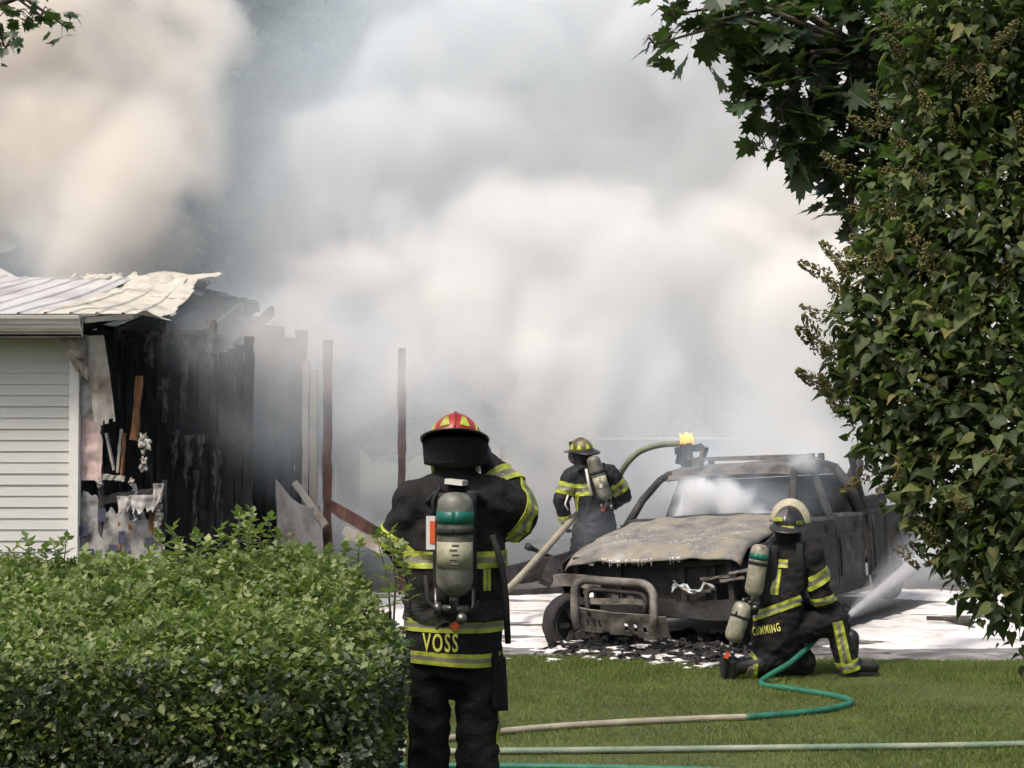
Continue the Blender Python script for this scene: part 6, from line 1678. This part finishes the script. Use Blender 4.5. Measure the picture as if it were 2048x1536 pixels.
def make_smoke(name, mn, mx, res, blobs, dens, mat_, veil=(), n_scale=.8, n_amp=.75, warp=2.7, w_scale=.33, seed=0.0, soft=.1, rough=.55, holes=()):
    """puffs (u, v, distance, radius, weight) eaten away by noise; veil: thin drifting haze (x, y, z, radius, density)"""
    me_ = bpy.data.meshes.new(name); ob = bpy.data.objects.new(name, me_); COL.objects.link(ob)
    ng = bpy.data.node_groups.new(name, 'GeometryNodeTree')
    ng.interface.new_socket('Geometry', in_out='OUTPUT', socket_type='NodeSocketGeometry')
    N, Kk = ng.nodes, ng.links
    def nd(t, **k):
        q = N.new(t)
        for a, b in k.items(): setattr(q, a, b)
        return q
    def mth(op, a, b=None, c=None):
        q = nd('ShaderNodeMath', operation=op)
        for i, x in enumerate((a, b, c)):
            if x is None: continue
            if isinstance(x, (int, float)): q.inputs[i].default_value = x
            else: Kk.new(x, q.inputs[i])
        return q.outputs[0]
    pos = nd('GeometryNodeInputPosition').outputs[0]
    off = nd('ShaderNodeVectorMath', operation='ADD'); Kk.new(pos, off.inputs[0]); off.inputs[1].default_value = (seed, seed * .7, seed * 1.3)
    n1 = nd('ShaderNodeTexNoise'); n1.inputs['Scale'].default_value = w_scale; n1.inputs['Detail'].default_value = 4; Kk.new(off.outputs[0], n1.inputs['Vector'])
    sub = nd('ShaderNodeVectorMath', operation='SUBTRACT'); Kk.new(n1.outputs['Color'], sub.inputs[0]); sub.inputs[1].default_value = (.5, .5, .5)
    scl = nd('ShaderNodeVectorMath', operation='SCALE'); Kk.new(sub.outputs[0], scl.inputs[0]); scl.inputs[3].default_value = warp
    pw = nd('ShaderNodeVectorMath', operation='ADD'); Kk.new(pos, pw.inputs[0]); Kk.new(scl.outputs[0], pw.inputs[1])
    def lightwarp(k):
        q = nd('ShaderNodeVectorMath', operation='SCALE'); Kk.new(scl.outputs[0], q.inputs[0]); q.inputs[3].default_value = k
        z = nd('ShaderNodeVectorMath', operation='ADD'); Kk.new(pos, z.inputs[0]); Kk.new(q.outputs[0], z.inputs[1])
        return z.outputs[0]
    def puffs(lst, vec=None):
        tot = None
        for (c, r_, wt) in lst:
            ds = nd('ShaderNodeVectorMath', operation='DISTANCE'); Kk.new(vec or pw.outputs[0], ds.inputs[0]); ds.inputs[1].default_value = c
            m = nd('ShaderNodeMapRange', interpolation_type='SMOOTHSTEP'); Kk.new(ds.outputs['Value'], m.inputs[0])
            m.inputs[1].default_value = r_ * 1.25; m.inputs[2].default_value = r_ * soft; m.inputs[3].default_value = 0; m.inputs[4].default_value = wt
            tot = m.outputs[0] if tot is None else (mth('SMOOTH_MAX', tot, m.outputs[0], .2) if vec is None else mth('MAXIMUM', tot, m.outputs[0]))
        return tot
    n2 = nd('ShaderNodeTexNoise'); n2.inputs['Scale'].default_value = n_scale; n2.inputs['Detail'].default_value = 6; n2.inputs['Roughness'].default_value = rough; Kk.new(pw.outputs[0], n2.inputs['Vector'])
    body = puffs([(at(u, v, D), r_, wt) for (u, v, D, r_, wt) in blobs])
    if holes: body = mth('SUBTRACT', body, puffs([(at(u, v, D), r_, wt) for (u, v, D, r_, wt) in holes], lightwarp(.35)))
    s_ = mth('MULTIPLY', mth('MAXIMUM', mth('SUBTRACT', body, mth('MULTIPLY', n2.outputs[0], n_amp)), 0.0), dens)
    if veil:
        t = mth('MULTIPLY', puffs([(at(u, v, D), r_, d_) for (u, v, D, r_, d_) in veil], lightwarp(.4)), mth('MAXIMUM', mth('MULTIPLY', mth('SUBTRACT', n2.outputs[0], .25), 2.2), 0.0))
        s_ = mth('ADD', s_, t)
    vc = nd('GeometryNodeVolumeCube'); Kk.new(s_, vc.inputs['Density'])
    vc.inputs['Min'].default_value = mn; vc.inputs['Max'].default_value = mx
    for a, b in zip(('Resolution X', 'Resolution Y', 'Resolution Z'), res): vc.inputs[a].default_value = b
    sm = nd('GeometryNodeSetMaterial'); Kk.new(vc.outputs[0], sm.inputs[0]); sm.inputs['Material'].default_value = mat_
    out = nd('NodeGroupOutput'); Kk.new(sm.outputs[0], out.inputs[0])
    ob.modifiers.new('smoke', 'NODES').node_group = ng
    return ob

PUFFS = [
    (-150, 250, 21, 2.6, 1.1), (60, 330, 20.5, 2.0, 1.15), (230, 420, 19.8, 1.4, 1.1), (130, 110, 21.5, 2.2, 1.15), (310, 220, 21, 1.3, 1.1), (400, 50, 22, 1.1, 1.1), (330, 520, 20.6, .9, 1), (60, 500, 21.5, 1.2, .9), (380, 330, 21, .9, 1.0), (-40, 80, 22, 2, 1.1),
    (640, 590, 22.6, 1.5, 1.15), (820, 560, 23.5, 2.2, 1.1), (700, 330, 24.5, 1.6, .9), (900, 340, 25, 2.0, .95), (1050, 540, 24, 2.2, 1.05), (780, 110, 26, 1.9, .9), (1000, 60, 26.5, 2.4, .86), (620, 440, 23.5, 1.0, .9), (860, 200, 25.5, 1.6, .9),
    (1250, 640, 23.5, 2.3, 1.15), (1180, 220, 27, 2.4, .82), (1450, 560, 23.6, 2.5, 1.25), (1500, 160, 25.6, 3.2, 1.3), (1650, 700, 22.5, 2.2, 1.25), (1750, 420, 24.5, 3.2, 1.35), (1900, 800, 23.5, 3, 1.3),
    (1300, 850, 22.8, 1.4, 1.0), (1060, 800, 22, 1.8, 1.05), (1600, 880, 21.5, 1.5, 1.1), (900, 740, 21.5, 1.5, 1.05), (760, 740, 21, 1.0, 1.0), (1250, -60, 27, 2.6, 1), (1900, 80, 27, 4, 1.3), (960, 980, 22.5, 1.5, .95), (1120, 1010, 23.6, 1.6, .95),
    (1420, 1000, 22, 1.5, 1.0), (720, 960, 21.5, .9, .9), (560, 640, 20.5, .8, 1.0), (640, 690, 20, .8, 1.0)]
VEIL = [(450, 640, 17.4, .8, .7), (560, 690, 17.0, .9, 1.5), (500, 680, 16.2, .6, .9), (440, 740, 16.1, .55, .8), (350, 660, 16.2, .45, .7), (640, 740, 17.2, .8, 1.2), (655, 715, 17.6, .5, 2.4), (803, 760, 18.4, .6, 2.2), (480, 830, 16.1, .55, .8), (540, 900, 16.6, .5, .45), (760, 780, 18.8, 1.0, .7), (700, 700, 18.2, .9, .8), (380, 800, 16.2, .5, .3),
        (900, 900, 20.8, 1.7, .8), (740, 960, 19.6, 1.2, .6), (1300, 850, 20.8, 1.5, .7), (1150, 950, 21.4, 1.7, .9), (1500, 880, 19.8, 1.2, .7), (350, 610, 17.6, .6, .5), (120, 520, 18.8, 1.0, .6), (560, 820, 17.8, .7, .4), (640, 1000, 20.2, 1.2, .6), (1000, 1060, 22, 1.6, 1.2), (1300, 1060, 22, 1.6, 1.2), (1650, 1000, 21.5, 1.8, 1.0), (1900, 1000, 21.5, 2, 1.0),
        (600, 60, 25.5, 3.0, .2), (540, 300, 24.5, 2.6, .4), (480, 460, 22.5, 2.0, .55), (1200, 240, 26.5, 3.6, .95), (1380, 420, 25.5, 2.8, 1.1), (900, 150, 27, 3.4, .9), (720, 430, 25, 2.6, 1.0), (1250, 430, 25, 2.4, 1.1), (1060, 320, 25.5, 2.6, 1.1), (1300, 700, 22.5, 2.0, .8), (1000, 680, 22.5, 2.0, .8), (1500, 760, 22, 1.8, .8), (760, 600, 22, 1.6, .6), (60, 480, 23, 2.4, .5)]
# clear air between the plumes
GAPS = [(u, v, D, r_, wt) for (u, v, r_, wt) in ((600, 20, 1.2, .9), (565, 160, .9, .7), (525, 300, .7, .5), (495, 420, .6, .4), (650, -90, 1.3, .9), (1180, 230, 1.1, .22), (1360, 410, .6, .25), (1100, 330, .8, .18), (60, 230, .5, .2)) for D in (18.5, 20.5, 22.5, 24.5, 26.5, 28.5)]
SM = smoke_mat('smoke', [(.2, (.999, .960, .905)), (.30, (.999, .980, .958)), (.45, (.999, .992, .982)), (.75, (.9995, .990, .972))])
o = make_smoke('smoke', (-9, 15.3, .02), (9.8, 31, 9.8), (208, 170, 108), PUFFS, 4.6, SM, VEIL, n_amp=1.15, n_scale=.8, warp=3.6, rough=.7, holes=GAPS)
tag(o, 'thick pale smoke billowing from the burning house and pickup', 'smoke', kind='stuff')
# smoke boiling in and over the cab of the pickup
CABP = [(1395, 1008, 15.2, .26, 1.05), (1460, 1003, 15.05, .29, 1.05), (1360, 1030, 15.3, .16, .95), (1510, 1030, 14.9, .20, .95), (1430, 965, 15.5, .13, .75), (1480, 975, 15.4, .12, .7), (1600, 935, 15.3, .2, .75)]
CABV = [(1440, 1000, 15.6, .5, 2.2), (1520, 1010, 15.4, .45, 2.0), (1400, 970, 15.8, .4, 1.6), (1195, 1065, 15.8, .3, .6), (1390, 895, 16.9, .4, .8), (1480, 880, 16.9, .45, .5), (1590, 925, 15.3, .3, .8), (1660, 930, 15.4, .3, .5), (1620, 985, 14.6, .25, .5)]
SM2 = smoke_mat('cab_smoke', [(0, (.965, .975, .985)), (1, (.965, .975, .985))], -.2, 3.0)
o = make_smoke('cab_smoke', (.3, 13.7, .75), (4.0, 17.6, 2.3), (92, 98, 40), CABP, 22.0, SM2, CABV, n_scale=3.2, warp=.5, w_scale=1.6, n_amp=.8, seed=3)
tag(o, 'bluish white smoke curling out of the burnt pickup cab', 'smoke', kind='stuff')
